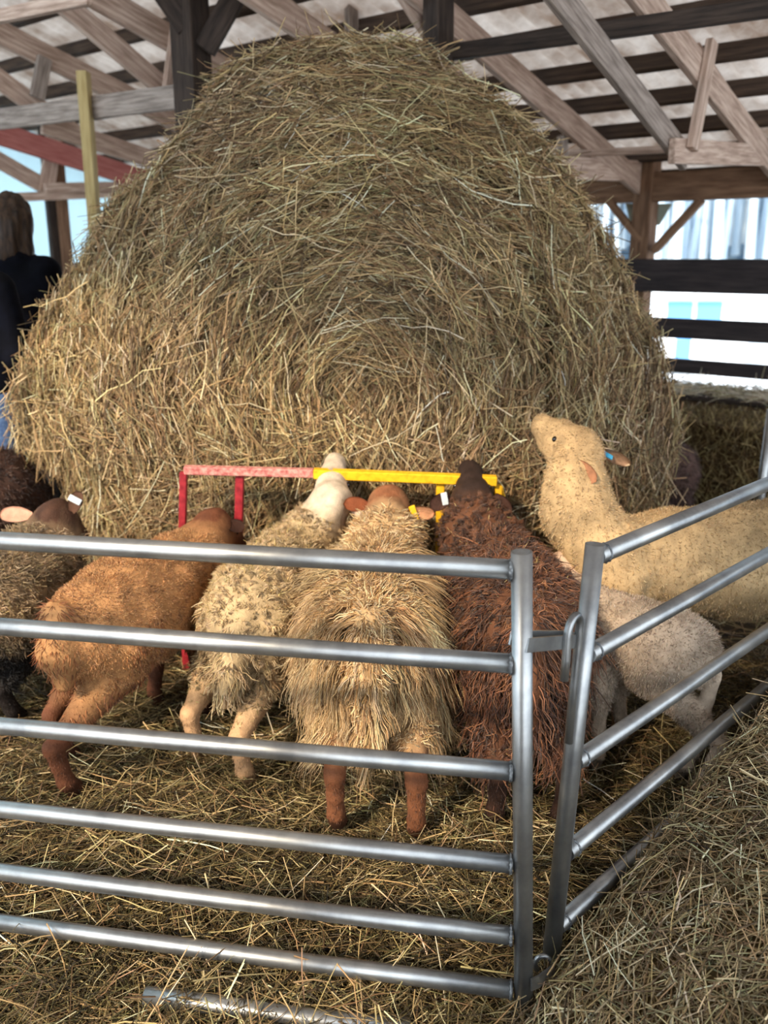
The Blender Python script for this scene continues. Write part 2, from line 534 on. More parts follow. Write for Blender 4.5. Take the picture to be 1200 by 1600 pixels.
for (px, w, mt, lb) in ((94, 0.12, 'beam', 'brown wall post behind the person, against pale sheeting'), (82, 0.06, 'wood_dark', 'thin dark wall post just behind the person')):
    q = truss_point(px, 330, 7.4)
    b0 = board('wall_post', (q[0], q[1], 0), (q[0], q[1], 2.6), w, 0.1, M[mt], up=tuple(U))
    tag(b0, lb, 'post', kind='structure')

# open right side: beam, post with braces, boards
UR = 6.05
def rp(px, py, du=0.0): return onplane(px, py, U * (UR + du), U)
rw = empty('wall_right', tuple(U * UR))
tag(rw, 'open barn side with heavy brown beam, braced post and four dark fence boards', 'wall', kind='structure')
def rboard(nm, y0, y1, x0, x1, dep, mt, du=0.0, e=(0.6, 2.5)):
    a = (rp(x0, y0[0], du) + rp(x0, y1[0], du)) / 2; b = (rp(x1, y0[1], du) + rp(x1, y1[1], du)) / 2
    h = abs(rp(x0, y0[0], du)[2] - rp(x0, y1[0], du)[2])
    a[2] = b[2] = (a[2] + b[2]) / 2
    a, b = ext(a, b, *e)
    return board(nm, a, b, dep, h, M[mt], rw)
rboard('eave_beam', (276, 266), (318, 308), 900, 1200, 0.10, 'beam', 0.0, (3.5, 2.5))
rboard('fence_board', (405, 405), (455, 459), 965, 1200, 0.05, 'fence', -0.10)
rboard('fence_board', (497, 500), (527, 535), 1000, 1200, 0.05, 'fence', -0.10)
rboard('fence_board', (562, 565), (583, 590), 1025, 1200, 0.05, 'fence', -0.10)
q = rp(1008, 330)
board('post_shaft', (q[0], q[1], 0), (q[0], q[1], 2.2), 0.13, 0.13, M['beam'], rw, up=tuple(U))
board('knee_brace', rp(1022, 392, -.02), rp(1096, 312, -.02), 0.05, 0.10, M['beam'], rw, up=(1, 0, 1))
board('knee_brace', rp(1003, 378, -.02), rp(950, 312, -.02), 0.05, 0.10, M['beam'], rw, up=(-1, 0, 1))
board('rafter_block', rp(905, 268, .1), rp(1003, 262, .1), 0.10, 0.16, M['wood'], rw)
for x0, x1 in ((985, 1003), (1026, 1050)):
    a = rp(x0, 318, .1); b = rp(x1, 350, .1)
    V = [rp(x0 - 8, 318, .09), rp(x1, 318, .09), rp(x1 - (20 if x1 > 1020 else 0), 352, .09), rp(x0, 352, .09)]
    V += [v + U * 0.01 for v in V]
    me = np_mesh('corner_sheet', V, [(0, 1, 2, 3), (7, 6, 5, 4), (0, 4, 5, 1), (1, 5, 6, 2), (2, 6, 7, 3), (3, 7, 4, 0)], smooth=False)
    o = link('corner_sheet', me, M['panelgreen'])
    o.parent = rw; o.location = -Vector(rw.location)
# low boarded kick wall with hay strewn ledge
a = rp(1040, 603, -.35); b = rp(1200, 608, -.35)
zt = a[2]
def kick(nm, u0, z0, z1, dep, mt):
    p0 = U * u0 + Vv * 2.6; p1 = U * u0 - Vv * 4.0
    return board(nm, (p0[0], p0[1], (z0 + z1) / 2), (p1[0], p1[1], (z0 + z1) / 2), dep, z1 - z0, M[mt], rw)
kick('kick_board', UR - 0.22, 0.0, zt - 0.02, 0.05, 'beam')
kick('ledge', UR - 0.42, zt - 0.03, zt, 0.5, 'wood_dark')
wn_w = None

# unseen boarded pier added behind the viewer to keep sun off the right
wf = empty('sun_block_pier', (-0.2, -1.3, 0))
tag(wf, 'unseen boarded pier added to block sun from the right side', 'wall', kind='structure')
for i in range(14):
    x0 = -1.75 + i * 0.15
    board('sun_block_board', (x0, -1.3, 0.0), (x0, -1.3, roof_z(np.dot(U, (x0, -1.3, 0))) - 0.05), 0.025, 0.147, M['wood_grey'], wf, up=(1, 0, 0))

# outdoors
bm = bmesh.new()
bmesh.ops.create_grid(bm, x_segments=40, y_segments=40, size=120)
bmesh.ops.subdivide_edges(bm, edges=bm.edges[:], cuts=1, use_grid_fill=True)
for v in bm.verts:
    v.co.y += 20
    d = math.hypot(v.co.x, v.co.y)
    v.co.z = -0.12 - min(max(0, d - 9), 17) * 0.10 * (1 if v.co.y > 0 else 0) + max(0, d - 30) * 0.24
bmesh.ops.delete(bm, geom=[v for v in bm.verts if v.co.y < -40], context='VERTS')
me = bpy.data.meshes.new('landscape'); bm.to_mesh(me); bm.free()
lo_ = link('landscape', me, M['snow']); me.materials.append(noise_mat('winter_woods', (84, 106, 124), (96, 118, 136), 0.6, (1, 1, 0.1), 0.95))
for p in me.polygons:
    if math.hypot(p.center.x, p.center.y) > 38: p.material_index = 1
tag(lo_, 'snowy ground rising to a hillside outside the barn', 'ground', kind='structure')
parts = []
r2 = np.random.default_rng(21)
n = 900
az = r2.uniform(math.radians(2), math.radians(50), n); dd = r2.uniform(38, 80, n)
P = np.stack([np.sin(az) * dd, np.cos(az) * dd, -0.9 + (dd - 30) * 0.22 - 0.3], 1)
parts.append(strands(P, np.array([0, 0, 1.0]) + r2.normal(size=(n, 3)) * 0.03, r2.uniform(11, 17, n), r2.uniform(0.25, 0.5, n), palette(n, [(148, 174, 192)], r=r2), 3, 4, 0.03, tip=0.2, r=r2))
n2 = 9000
i = r2.integers(0, n, n2)
Q = P[i] + np.array([0, 0, 1.0]) * r2.uniform(3, 14, (n2, 1))
D = unit(np.stack([r2.normal(size=n2), r2.normal(size=n2), r2.uniform(0.3, 1.6, n2)], 1))
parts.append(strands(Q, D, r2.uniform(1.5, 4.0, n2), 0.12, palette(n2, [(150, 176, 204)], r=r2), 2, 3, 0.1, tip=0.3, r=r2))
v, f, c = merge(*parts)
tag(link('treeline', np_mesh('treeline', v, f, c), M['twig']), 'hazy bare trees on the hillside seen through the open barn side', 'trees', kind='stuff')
# white farm building outside
hb = empty('farm_building', tuple(at(1085, 480, 26.0)))
tag(hb, 'low white building with blue windows outside the open barn side', 'building')
c0, c1 = at(1035, 470, 26), at(1175, 470, 26)
zb, zt2 = at(1100, 575, 26)[2], at(1100, 467, 26)[2]
board('house_wall', (c0[0], 28, (zb + zt2) / 2), (c1[0], 28, (zb + zt2) / 2), 4, zt2 - zb, M['house'], hb, bev=0)
board('house_roof', (c0[0] - .3, 28, zt2 + 0.15), (c1[0] + .3, 28, zt2 + 0.15), 4.6, 0.3, M['snow'], hb, bev=0)
for x in (1062, 1108, 1190):
    q = at(x, 487, 25.97)
    if x < 1180: board('window_pane', q - np.array((.35, 0, 0)), q + np.array((.35, 0, 0)), 0.06, 0.55, M['houseblue'], hb, bev=0)
board('door_panel', at(1055, 548, 25.96), at(1078, 548, 25.96), 0.06, 0.7, M['houseblue'], hb, bev=0)

# ================================================================== HAY
HAYC = [(214, 192, 148), (190, 164, 118), (164, 134, 94), (130, 102, 70), (152, 138, 98), (94, 74, 52), (234, 218, 182)]
HAYW = [2.4, 4, 4.5, 4, 2.6, 3, 1.2]

# --- round bale
bc = at(570, 600, 3.45)
sil = [(45, 700), (40, 620), (54, 545), (82, 480), (120, 420), (174, 312), (250, 258), (302, 180), (335, 102), (440, 64), (540, 48), (640, 58), (700, 95), (762, 132), (830, 192), (890, 262), (918, 330), (968, 430), (1008, 520), (1042, 615), (1048, 700), (1010, 790)]
YS = 3.95
pts = [at(x, y, YS) for x, y in sil]
pts = [np.array((p[0], p[2])) for p in pts]
pts += [np.array((1.30, 0.25)), np.array((1.2, -0.05)), np.array((0.0, -0.05)), np.array((-1.15, -0.05)), np.array((-1.38, 0.3)), np.array((-1.40, 0.6))]
cx, cz = bc[0], at(570, 600, 3.45)[2]
ang = np.array([math.atan2(p[1] - cz, p[0] - cx) for p in pts]); rad = np.array([math.hypot(p[0] - cx, p[1] - cz) for p in pts])
o_ = np.argsort(ang); ang, rad = ang[o_], rad[o_]
def RB(th): return 0.968 * np.interp(np.mod(th + math.pi, 2 * math.pi) - math.pi, np.r_[ang[-1] - 2 * math.pi, ang, ang[0] + 2 * math.pi], np.r_[rad[-1], rad, rad[0]])
CREASES = []
for x0, y0, x1, y1, w_, d_ in ((232, 320, 228, 500, .045, .09), (235, 500, 300, 620, .05, .06), (770, 300, 842, 480, .05, .08), (842, 480, 850, 700, .05, .10), (640, 230, 800, 300, .05, .05), (500, 598, 640, 606, .04, .05), (330, 240, 420, 250, .05, .04)):
    a_, b_ = at(x0, y0, 3.6), at(x1, y1, 3.5)
    CREASES.append((a_[0], a_[2], b_[0], b_[2], w_, d_))
def bale_front(th, rho, disp=True):
    """point on the face of the bale"""
    R = RB(th)
    x = cx + rho * R * np.cos(th); z = cz + rho * R * np.sin(th)
    lean = np.clip(z - 0.8, 0, 3) * 0.10
    y = 3.33 + 0.50 * np.clip(rho, 0, 1) ** 3.5 + lean
    P = np.stack([x, y, z], -1)
    if disp:
        k = np.clip(1.15 - rho, 0, 1)
        rip = 0.026 * np.sin(rho * R * 52 + 2.5 * noise(P, 3.0)) * np.clip(rho * 3, 0, 1)
        P[..., 1] += (rip + 0.035 * noise(P, 5.0, 1) + 0.02 * noise(P, 13.0, 2))
        # sag of the broken core just under the centre
        P[..., 1] += 0.05 * np.exp(-(((x - cx - 0.02) / 0.22) ** 2 + ((z - cz + 0.03) / 0.10) ** 2))
        # long slumped creases down both sides of the face
        for (ax_, az_, bx_, bz_, w_, d_) in CREASES:
            t_ = np.clip(((x - ax_) * (bx_ - ax_) + (z - az_) * (bz_ - az_)) / ((bx_ - ax_) ** 2 + (bz_ - az_) ** 2), 0, 1)
            dd = np.hypot(x - ax_ - t_ * (bx_ - ax_), z - az_ - t_ * (bz_ - az_))
            P[..., 1] += d_ * np.exp(-(dd / w_) ** 2)
        s = 0.03 * noise(P, 6.0, 3) * np.clip(rho - 0.6, 0, 1)
        P[..., 0] += s; P[..., 2] += s * 0.6
    return P
NT, NR, NB = 160, 40, 10
V = []; 
th = np.linspace(-math.pi, math.pi, NT, endpoint=False)
for r_ in np.linspace(0.02, 1, NR): V.append(bale_front(th, np.full(NT, r_)))
last = V[-1]
for k in range(1, NB + 1):
    q = last.copy(); t_ = k / NB
    q[:, 1] += 1.5 * t_
    s = 1 - 0.38 * t_ ** 1.6
    q[:, 0] = cx + (q[:, 0] - cx) * s; q[:, 2] = cz + (q[:, 2] - cz) * (s if True else 1)
    V.append(q)
rings = len(V)
V = np.concatenate(V)
Fq = []
for i in range(rings - 1):
    for j in range(NT):
        j2 = (j + 1) % NT
        Fq.append((i * NT + j, i * NT + j2, (i + 1) * NT + j2, (i + 1) * NT + j))
base_loc = np.array((cx, 4.2, 0.0))
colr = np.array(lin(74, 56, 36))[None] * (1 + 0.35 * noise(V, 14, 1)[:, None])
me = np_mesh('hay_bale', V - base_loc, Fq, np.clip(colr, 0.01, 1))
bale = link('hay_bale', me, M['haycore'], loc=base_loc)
tag(bale, 'huge round hay bale with loose stalks towering behind the feeding sheep', 'hay bale')

def bale_strands(n, lmin, lmax, lift, rnd, seed, wmin=0.0025, wmax=0.0055, rho_pow=0.55, rho_max=1.0):
    r = np.random.default_rng(seed)
    th = r.uniform(-math.pi, math.pi, n); rho = r.uniform(0, 1, n) ** rho_pow * rho_max
    P = bale_front(th, rho)
    keep = (P[:, 2] > 0.25)
    th, rho, P = th[keep], rho[keep], P[keep]
    n = len(P)
    T = np.stack([-np.sin(th), np.zeros(n), np.cos(th)], 1) * np.where(r.random(n) < 0.5, 1, -1)[:, None]
    down = np.array((0, 0, -1.0))
    side = np.abs(np.cos(th))
    below = np.clip(-np.sin(th), 0, 1)
    hang = 0.04 + 1.1 * below + 0.8 * np.clip((rho - 0.55) / 0.4, 0, 1) * (0.35 + side)
    fr = np.where(r.random(n) < 0.25, 2.2, 1.0)
    lump = noise(P, 4.5, 2)[:, None] * np.array((0.5, 0, 0.2))
    D = T * (1.0 - 0.45 * below)[:, None] + down * hang[:, None] + lump + r.normal(size=(n, 3)) * (rnd * fr)[:, None]
    nr = np.stack([np.cos(th) * rho ** 3, -np.ones(n), np.sin(th) * rho ** 3 + 0.1], 1); nr = unit(nr)
    D = D - nr * np.sum(D * nr, 1)[:, None] * 0.75
    D = unit(D)
    L = r.uniform(lmin, lmax, n) * np.where(r.random(n) < 0.15, 1.5, 1)
    P = P + nr * (r.uniform(-0.01, lift, n))[:, None] - D * (L * 0.5)[:, None]
    # natural drifts of greener and browner hay
    g = noise(P, 3.2, 3)
    C = palette(n, HAYC, HAYW, 0.13, r)
    C = C * (1 + 0.22 * np.sin(rho * RB(th) * 34 + 2.0 * noise(P, 2.5, 1)) * np.clip(1.3 - rho, 0, 1) * np.clip(np.sin(th) + 0.5, 0, 1))[:, None]
    C = C * (1 + 0.10 * g[:, None] * np.array((0.8, 1.0, 0.4)))
    return strands(P, D, L, r.uniform(wmin, wmax, n), np.clip(C, 0.01, 0.9), 4, 3, 0.22, kink=0.022, tip=0.6, r=r)
v, f, c = merge(bale_strands(36000, 0.06, 0.20, 0.014, 0.12, 11), bale_strands(9000, 0.05, 0.14, 0.02, 0.12, 14, 0.002, 0.004, 0.6, 0.5),
                bale_strands(20000, 0.08, 0.22, 0.03, 0.30, 12),
                bale_strands(4500, 0.10, 0.32, 0.06, 0.55, 13, 0.003, 0.006))
# shaggy flanks behind the rim
r = np.random.default_rng(15)
n = 14000
th = r.uniform(-0.55, math.pi + 0.55, n)
P = bale_front(th, np.ones(n)); P[:, 1] += r.uniform(-0.12, 0.9, n)
nr = unit(np.stack([np.cos(th), np.full(n, -0.25), np.sin(th)], 1))
Tg = np.stack([-np.sin(th), np.zeros(n), np.cos(th)], 1) * np.where(np.cos(th) > 0, -1, 1)[:, None]
D = unit(Tg + nr * r.uniform(-0.1, 0.35, n)[:, None] + r.normal(size=(n, 3)) * 0.38)
L = r.uniform(0.07, 0.2, n)
P = P + nr * r.uniform(-0.02, 0.02, n)[:, None] - D * (L * 0.45)[:, None]
fl = strands(P, D, L, r.uniform(0.003, 0.0055, n), palette(n, HAYC, HAYW, 0.14, r), 4, 3, 0.2, kink=0.02, tip=0.6, r=r)
v, f, c = merge((v, f, c), fl)
o = link('hay_stalks', np_mesh('hay_stalks', v - base_loc, f, c), M['hay'], bale)
tag(o, kind='stuff')

# --- square bales under the ledge on the right, and hay strewn on the ledge
def small_bale(px, Y, z0, lab, seed):
    r = np.random.default_rng(seed)
    a = at(px, 700, Y); ctr = X3(a[0], a[1], z0 + 0.16)
    hx, hz, hy = 0.42, 0.152, 0.23
    ex, ey = -Vv, U
    bm = bmesh.new(); bmesh.ops.create_cube(bm, size=2.0); bmesh.ops.subdivide_edges(bm, edges=bm.edges[:], cuts=14, use_grid_fill=True)
    V = np.array([v.co[:] for v in bm.verts]); Fq = np.array([[v.index for v in f.verts] for f in bm.faces]); bm.free()
    q = V * (1 - 0.03 * np.abs(V[:, [1, 2, 0]]) ** 6)
    V = ex * (q[:, :1] * hx) + ey * (q[:, 1:2] * hy) + X3(0, 0, 1) * (q[:, 2:] * hz) + ctr
    V += 0.012 * noise(V, 14)[:, None]
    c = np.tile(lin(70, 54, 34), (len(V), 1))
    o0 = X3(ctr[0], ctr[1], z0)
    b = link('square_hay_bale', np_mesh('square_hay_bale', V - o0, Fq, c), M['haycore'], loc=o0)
    tag(b, lab, 'hay bale', 'square bales under the ledge')
    P, _ = sample_quads(V, Fq, 5000, r)
    D = unit(ex * r.normal(size=(5000, 1)) * .6 + X3(0, 0, 1) * r.normal(size=(5000, 1)) + ey * r.normal(size=(5000, 1)) * .3)
    L = r.uniform(0.05, 0.16, 5000)
    v, f, c = strands(P - D * (L * .5)[:, None], D, L, 0.005, palette(5000, [(140, 120, 78), (112, 92, 58), (164, 146, 102), (84, 68, 44)], r=r), 3, 3, 0.2, kink=0.02, r=r)
    tag(link('hay_stalks', np_mesh('hay_stalks', v - o0, f, c), M['hay'], b), kind='stuff')
def X3(*a): return np.array(a, float)
def sample_quads(V, Fq, n, r):
    i = r.choice(len(Fq), n); u, v = r.random((n, 1)), r.random((n, 1))
    a, b, c, d = (V[Fq[i, k]] for k in range(4))
    return (a * (1 - u) + b * u) * (1 - v) + (d * (1 - u) + c * u) * v, i
small_bale(1150, 5.0, 0.0, 'bottom square hay bale under the ledge, carrying another bale, behind the dusky brown sheep', 61)
small_bale(1152, 5.0, 0.312, 'top square hay bale under the ledge, beside the round bale', 62)
r = np.random.default_rng(64)
n = 2600
w_ = r.uniform(-1.0, 2.55, n)
P = U * (UR - 0.42) + r.uniform(-0.25, 0.22, (n, 1)) * U + Vv * w_[:, None]
P[:, 2] = zt + r.uniform(0, 0.03, n)
D = unit(X3(0, 0, 0) + r.normal(size=(n, 3)) * X3(1, 1, 0.25))
tag(link('ledge_hay', np_mesh('ledge_hay', *strands(P, D, r.uniform(0.06, 0.2, n), 0.006, palette(n, [(214, 206, 186), (190, 178, 150), (170, 154, 120)], r=r), 3, 3, 0.2, kink=0.02, r=r)), M['hay']), 'pale hay strewn along the ledge below the fence boards', 'hay', kind='stuff')
pq = at(1197, 690, 4.1)
tag(tube('steel_pole', [(pq[0], pq[1], 0), (pq[0] + 0.01, pq[1], at(1200, 640, 4.1)[2])], 0.022, M['galv'], None, 16), 'grey steel pole at the right edge in front of the ledge', 'pole')

# --- bedding stalks on the floor
HB = [(188, 168, 120), (154, 133, 90), (120, 101, 65), (88, 73, 47), (110, 103, 68), (55, 46, 32), (214, 200, 160)]
HBW = [1.6, 3, 4.5, 4.5, 3, 4, 0.8]
def bedding(n, seed, x0, x1, y0, y1, lmin, lmax, lift, wmin=0.0025, wmax=0.005, up=0.12, cols=HAYC, wts=HAYW, zfun=None):
    r = np.random.default_rng(seed)
    x = r.uniform(x0, x1, n); y = y0 + (y1 - y0) * r.random(n) ** 1.25
    P = np.stack([x, y, np.zeros(n)], 1)
    cl = noise(P, 7.0, 1)
    z = 0.012 * cl + r.uniform(-0.012, lift, n) * (1 + 0.6 * cl) if zfun is None else zfun(x, y) + r.uniform(-0.01, lift, n)
    P[:, 2] = z
    a = 1.6 * noise(P, 3.5, 2) + r.normal(size=n) * 1.1
    D = np.stack([np.cos(a), np.sin(a), r.normal(size=n) * up], 1)
    if zfun is not None:
        e = 0.02
        gx = (zfun(x + e, y) - zfun(x - e, y)) / (2 * e); gy = (zfun(x, y + e) - zfun(x, y - e)) / (2 * e)
        D[:, 2] += D[:, 0] * gx + D[:, 1] * gy
    D = unit(D)
    L = r.uniform(lmin, lmax, n)
    P = P - D * (L * 0.5)[:, None]
    C = palette(n, cols, wts, 0.15, r) * (1 + 0.12 * noise(P, 4.0, 3)[:, None])
    return strands(P, D, L, r.uniform(wmin, wmax, n), np.clip(C, 0.01, 0.9), 3, 3, 0.2, kink=0.02, tip=0.6, r=r)
v, f, c = merge(bedding(40000, 31, -1.5, 1.7, 1.2, 3.3, 0.04, 0.13, 0.014, 0.0016, 0.0034, 0.16, HB, HBW),
                bedding(26000, 32, -1.5, 1.5, 1.2, 3.2, 0.05, 0.16, 0.04, 0.0016, 0.0036, 0.2, HB, HBW),
                bedding(2500, 33, -1.4, 1.2, 1.2, 3.0, 0.08, 0.2, 0.06, up=0.5),
                bedding(6000, 34, -3.3, 2.3, 3.0, 4.5, 0.08, 0.2, 0.03))
tag(link('hay_bedding', np_mesh('hay_bedding', v, f, c), M['hay']), 'golden hay stalks strewn over the pen floor under the sheep', 'hay', kind='stuff')

# ================================================================== GATES
# left hurdle: its plane runs 10 deg off square to the view
PG = ground(818, 1585); PG[2] = 0
GN = np.array((math.sin(math.radians(10)), math.cos(math.radians(10)), 0.0))
def gp(px, py): return onplane(px, py, PG, GN)
RT = 0.0190
hur = empty('sheep_hurdle', tuple(PG))
tag(hur, 'galvanised six rail sheep hurdle standing across the left foreground', 'gate')
pt, pb = gp(815, 862), gp(818, 1580)
def weld(p, d, r, parent):
    d = Vector(d).normalized()
    u_ = d.orthogonal().normalized(); v_ = d.cross(u_)
    pts = []
    for k in range(25):
        a = 6.283 * k / 24
        pts.append(Vector(p) + (u_ * math.cos(a) + v_ * math.sin(a)) * (r * 1.0))
    rr = [0.0028 + 0.0012 * math.sin(k * 2.9) for k in range(24)]; rr.append(rr[0])
    return tube('weld_bead', pts, rr, M['weld'], parent, 8, caps=False)
tube('post', [pb, (pb * .5 + pt * .5), pt], RT * 1.02, M['galv'], hur, 28, hollow=0.13)
rails = [(845, 890), (979, 1037), (1134, 1205), (1264, 1350), (1362, 1462), (1441, 1546)]
ldir = None
for y0, y1 in rails:
    a, b = gp(0, y0), gp(800, y1)
    d = unit(a - b)
    a2 = b + d * 1.75
    tube('rail', [b - d * 0.002, b + d * 0.6, a2], RT * 0.97, M['galv'], hur, 24)
    weld(b + d * 0.002, d, RT * 0.97, hur)
    ldir = d
fp0, fp1 = pt + ldir * 1.78, pb + ldir * 1.78
tube('post', [fp1, fp0], RT * 1.02, M['galv'], hur, 28, hollow=0.13)

# right hurdle, swung away at 44 deg
RD = np.array((math.sin(math.radians(44.4)), math.cos(math.radians(44.4)), 0.0))
RN = np.array((RD[1], -RD[0], 0.0))
PR = at(858, 1500, 1.60)
def rgp(px, py): return onplane(px, py, PR, RN)
hr = empty('sheep_hurdle', (PR[0], PR[1], 0.0))
tag(hr, 'galvanised sheep hurdle angled away on the right, sunk in loose hay', 'gate')
rt, rb = rgp(930, 850), rgp(862, 1488)
print('post heights', pt, pb, rt, rb)
tube('post', [rb, rb * .5 + rt * .5, rt], RT * 1.02, M['galv'], hr, 28, hollow=0.13)
rr_ = [((948, 862), (1200, 756)), ((934, 1014), (1200, 866)), ((914, 1180), (1200, 985)), ((900, 1320), (1200, 1072)), ((885, 1434), (1050, 1285))]
rdir = None
for (x0, y0), (x1, y1) in rr_:
    a, b = rgp(x0, y0), rgp(x1, y1)
    d = unit(b - a)
    tube('rail', [a - d * 0.036, a + d * 0.5, a + d * 1.43], RT * 0.97, M['galv'], hr, 24)
    weld(a - d * 0.012, d, RT * 0.97, hr)
    rdir = d if rdir is None else rdir
tube('post', [rb + rdir * 1.45, rt + rdir * 1.45], RT * 1.02, M['galv'], hr, 28, hollow=0.13)

# latch: strap loop on the left post, hook pin on the right post
def strap(nm, pts, w, th_, mat, parent, up):
    """flat bar following pts, width w along up"""
    pts = [np.asarray(p, float) for p in pts]; up = unit(up)
    V = []
    for i, p in enumerate(pts):
        d = unit(pts[min(i + 1, len(pts) - 1)] - pts[max(i - 1, 0)])
        s = unit(np.cross(d, up))
        for a, b in ((-1, -1), (1, -1), (1, 1), (-1, 1)): V.append(p + s * a * th_ / 2 + up * b * w / 2)
    Fq = []
    for i in range(len(pts) - 1):
        for k in range(4):
            k2 = (k + 1) % 4
            Fq.append((4 * i + k, 4 * i + k2, 4 * i + 4 + k2, 4 * i + 4 + k))
    Fq += [(3, 2, 1, 0), tuple(4 * (len(pts) - 1) + k for k in range(4))]
    me = np_mesh(nm, np.array(V) - np.array(parent.location), Fq, smooth=False)
    return link(nm, me, mat, parent)
upv = unit(pt - pb)
nfront = -GN
lx = -ldir
lx = unit(np.array((lx[0], lx[1], 0.0)))
hookp = rgp(886, 1000) 
l0 = gp(814, 1002)
lat_end = rgp(886, 999)
dv = unit(lat_end - l0)
sd = unit(np.array((dv[1], -dv[0], 0)))
Ls = np.linalg.norm(lat_end - l0) + 0.008
loop = []
R1 = 0.021; R2 = 0.012
loop += [l0 + sd * R1 - dv * 0.006]
loop += [l0 + sd * R1 + dv * 0.010]
for k in range(0, 7):
    a = -math.pi / 2 + math.pi * k / 6
    loop.append(l0 + dv * (Ls + R2 * math.cos(a)) - sd * (R2 * math.sin(a)))
loop += [l0 - sd * R1 + dv * 0.010, l0 - sd * R1 - dv * 0.006]
strap('latch_strap', loop, 0.027, 0.004, M['galv'], hur, unit(upv - dv * np.dot(upv, dv)))
# hook pin: rod welded up the post, bent over into a loop
r_up = unit(rt - rb)
def hk(px, py, off): return rgp(px, py) - GN * off
hpts = [hk(888, 1150, .026), hk(896, 1060, .026), hk(904, 985, .026), hk(904, 974, .026)]
top0, top1 = hk(905, 975, .026), hk(886, 985, .03)
cmid = (top0 + top1) / 2; hv = top0 - cmid
for k in range(1, 8):
    a = math.pi * k / 8
    hpts.append(cmid + hv * math.cos(a) + r_up * (np.linalg.norm(hv) * 1.5 * math.sin(a)))
hpts += [top1, hk(884, 1020, .03), hk(881, 1052, .03)]
tube('hook_pin', hpts, 0.0085, M['galv'], hr, 14)
# lower strap and ring
b0_ = gp(820, 1528)
e0_ = rgp(868, 1528)
strap('latch_strap', [b0_ + sd * R1 - dv * .004, b0_ + sd * R1 + dv * 0.02, b0_ + dv * 0.085 + sd * .008], 0.030, 0.004, M['galv'], hur, upv)
c_ = rgp(848, 1500) - GN * .01
ring = []
for k in range(13):
    a = math.pi * (0.05 + 1.25 * k / 12)
    ring.append(c_ + np.array((0.016 * math.cos(a), 0, 0.02 * math.sin(a))))
tube('hook_pin', ring, 0.006, M['galv'], hr, 12)

# pipe lying half buried in the bedding
pp = [ground(228, 1556, 0.012), ground(350, 1572, 0.016), ground(490, 1592, 0.010), ground(640, 1606, -0.005)]
tag(tube('steel_pipe', pp, 0.019, M['galv'], None, 18), 'short steel pipe lying half buried in hay below the hurdle', 'pipe')

# ================================================================== HAY HEAP in front of the right hurdle
HH, HK = 0.46, 2.0
def heap_z(x, y):
    # rises towards the right hurdle, spilling to the left
    s = (x - 0.22) * 0.62 + (y - 1.45) * 0.25
    h = HH * (1 - np.exp(-np.clip(s, 0, 5) * HK)) 
    # distance beyond the hurdle line -> drop to floor
    q = np.stack([x - PR[0], y - PR[1]], -1) @ RN[:2]
    fall = np.clip((q + 0.02) / 0.10, 0, 1)
    fall = fall * fall * (3 - 2 * fall)
    P = np.stack([x, y, 0 * x], -1)
    return (h + 0.022 * noise(P, 9.0, 1) * np.clip(s * 4, 0, 1)) * fall - 0.02
gx = np.linspace(0.1, 2.2, 80); gy = np.linspace(0.9, 3.2, 80)
X, Y = np.meshgrid(gx, gy, indexing='ij')
V = np.stack([X, Y, heap_z(X, Y)], -1).reshape(-1, 3)
idx = np.arange(80 * 80).reshape(80, 80)
Fq = np.stack([idx[:-1, :-1], idx[1:, :-1], idx[1:, 1:], idx[:-1, 1:]], -1).reshape(-1, 4)
hl = np.array((0.9, 1.6, 0.0))
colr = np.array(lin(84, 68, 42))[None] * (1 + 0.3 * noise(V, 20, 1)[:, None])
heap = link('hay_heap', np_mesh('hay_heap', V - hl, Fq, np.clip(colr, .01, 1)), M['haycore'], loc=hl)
tag(heap, 'loose grey green hay heaped against the angled hurdle in the bottom right corner', 'hay heap')
HC2 = [(208, 190, 150), (184, 160, 118), (158, 132, 94), (126, 104, 74), (154, 146, 110), (96, 80, 58), (226, 212, 178)]
def heap_strands(n, seed, lift, lmin, lmax, up):
    return bedding(n, seed, 0.12, 2.1, 1.0, 3.0, lmin, lmax, lift, 0.0022, 0.0046, up, HC2, HAYW, heap_z)
v, f, c = merge(heap_strands(26000, 41, 0.015, 0.05, 0.13, 0.18), heap_strands(14000, 42, 0.04, 0.06, 0.17, 0.35), heap_strands(1500, 43, 0.07, 0.08, 0.2, 0.8))
ct = v.reshape(-1, 12, 3).mean(1)
q = (ct[:, :2] - PR[:2]) @ RN[:2]
s_ = (ct[:, 0] - 0.22) * 0.62 + (ct[:, 1] - 1.45) * 0.25
kp = (q > -0.02) & (s_ > -0.06)
kv = np.repeat(kp, 12)
v2 = v[kv]; c2 = c[kv]
n_ = int(kp.sum())
f2 = (f[:9] [None] + (np.arange(n_) * 12)[:, None, None]).reshape(-1, 4)
o = link('hay_stalks', np_mesh('hay_stalks', v2 - hl, f2, c2), M['hay'], heap)
tag(o, kind='stuff')

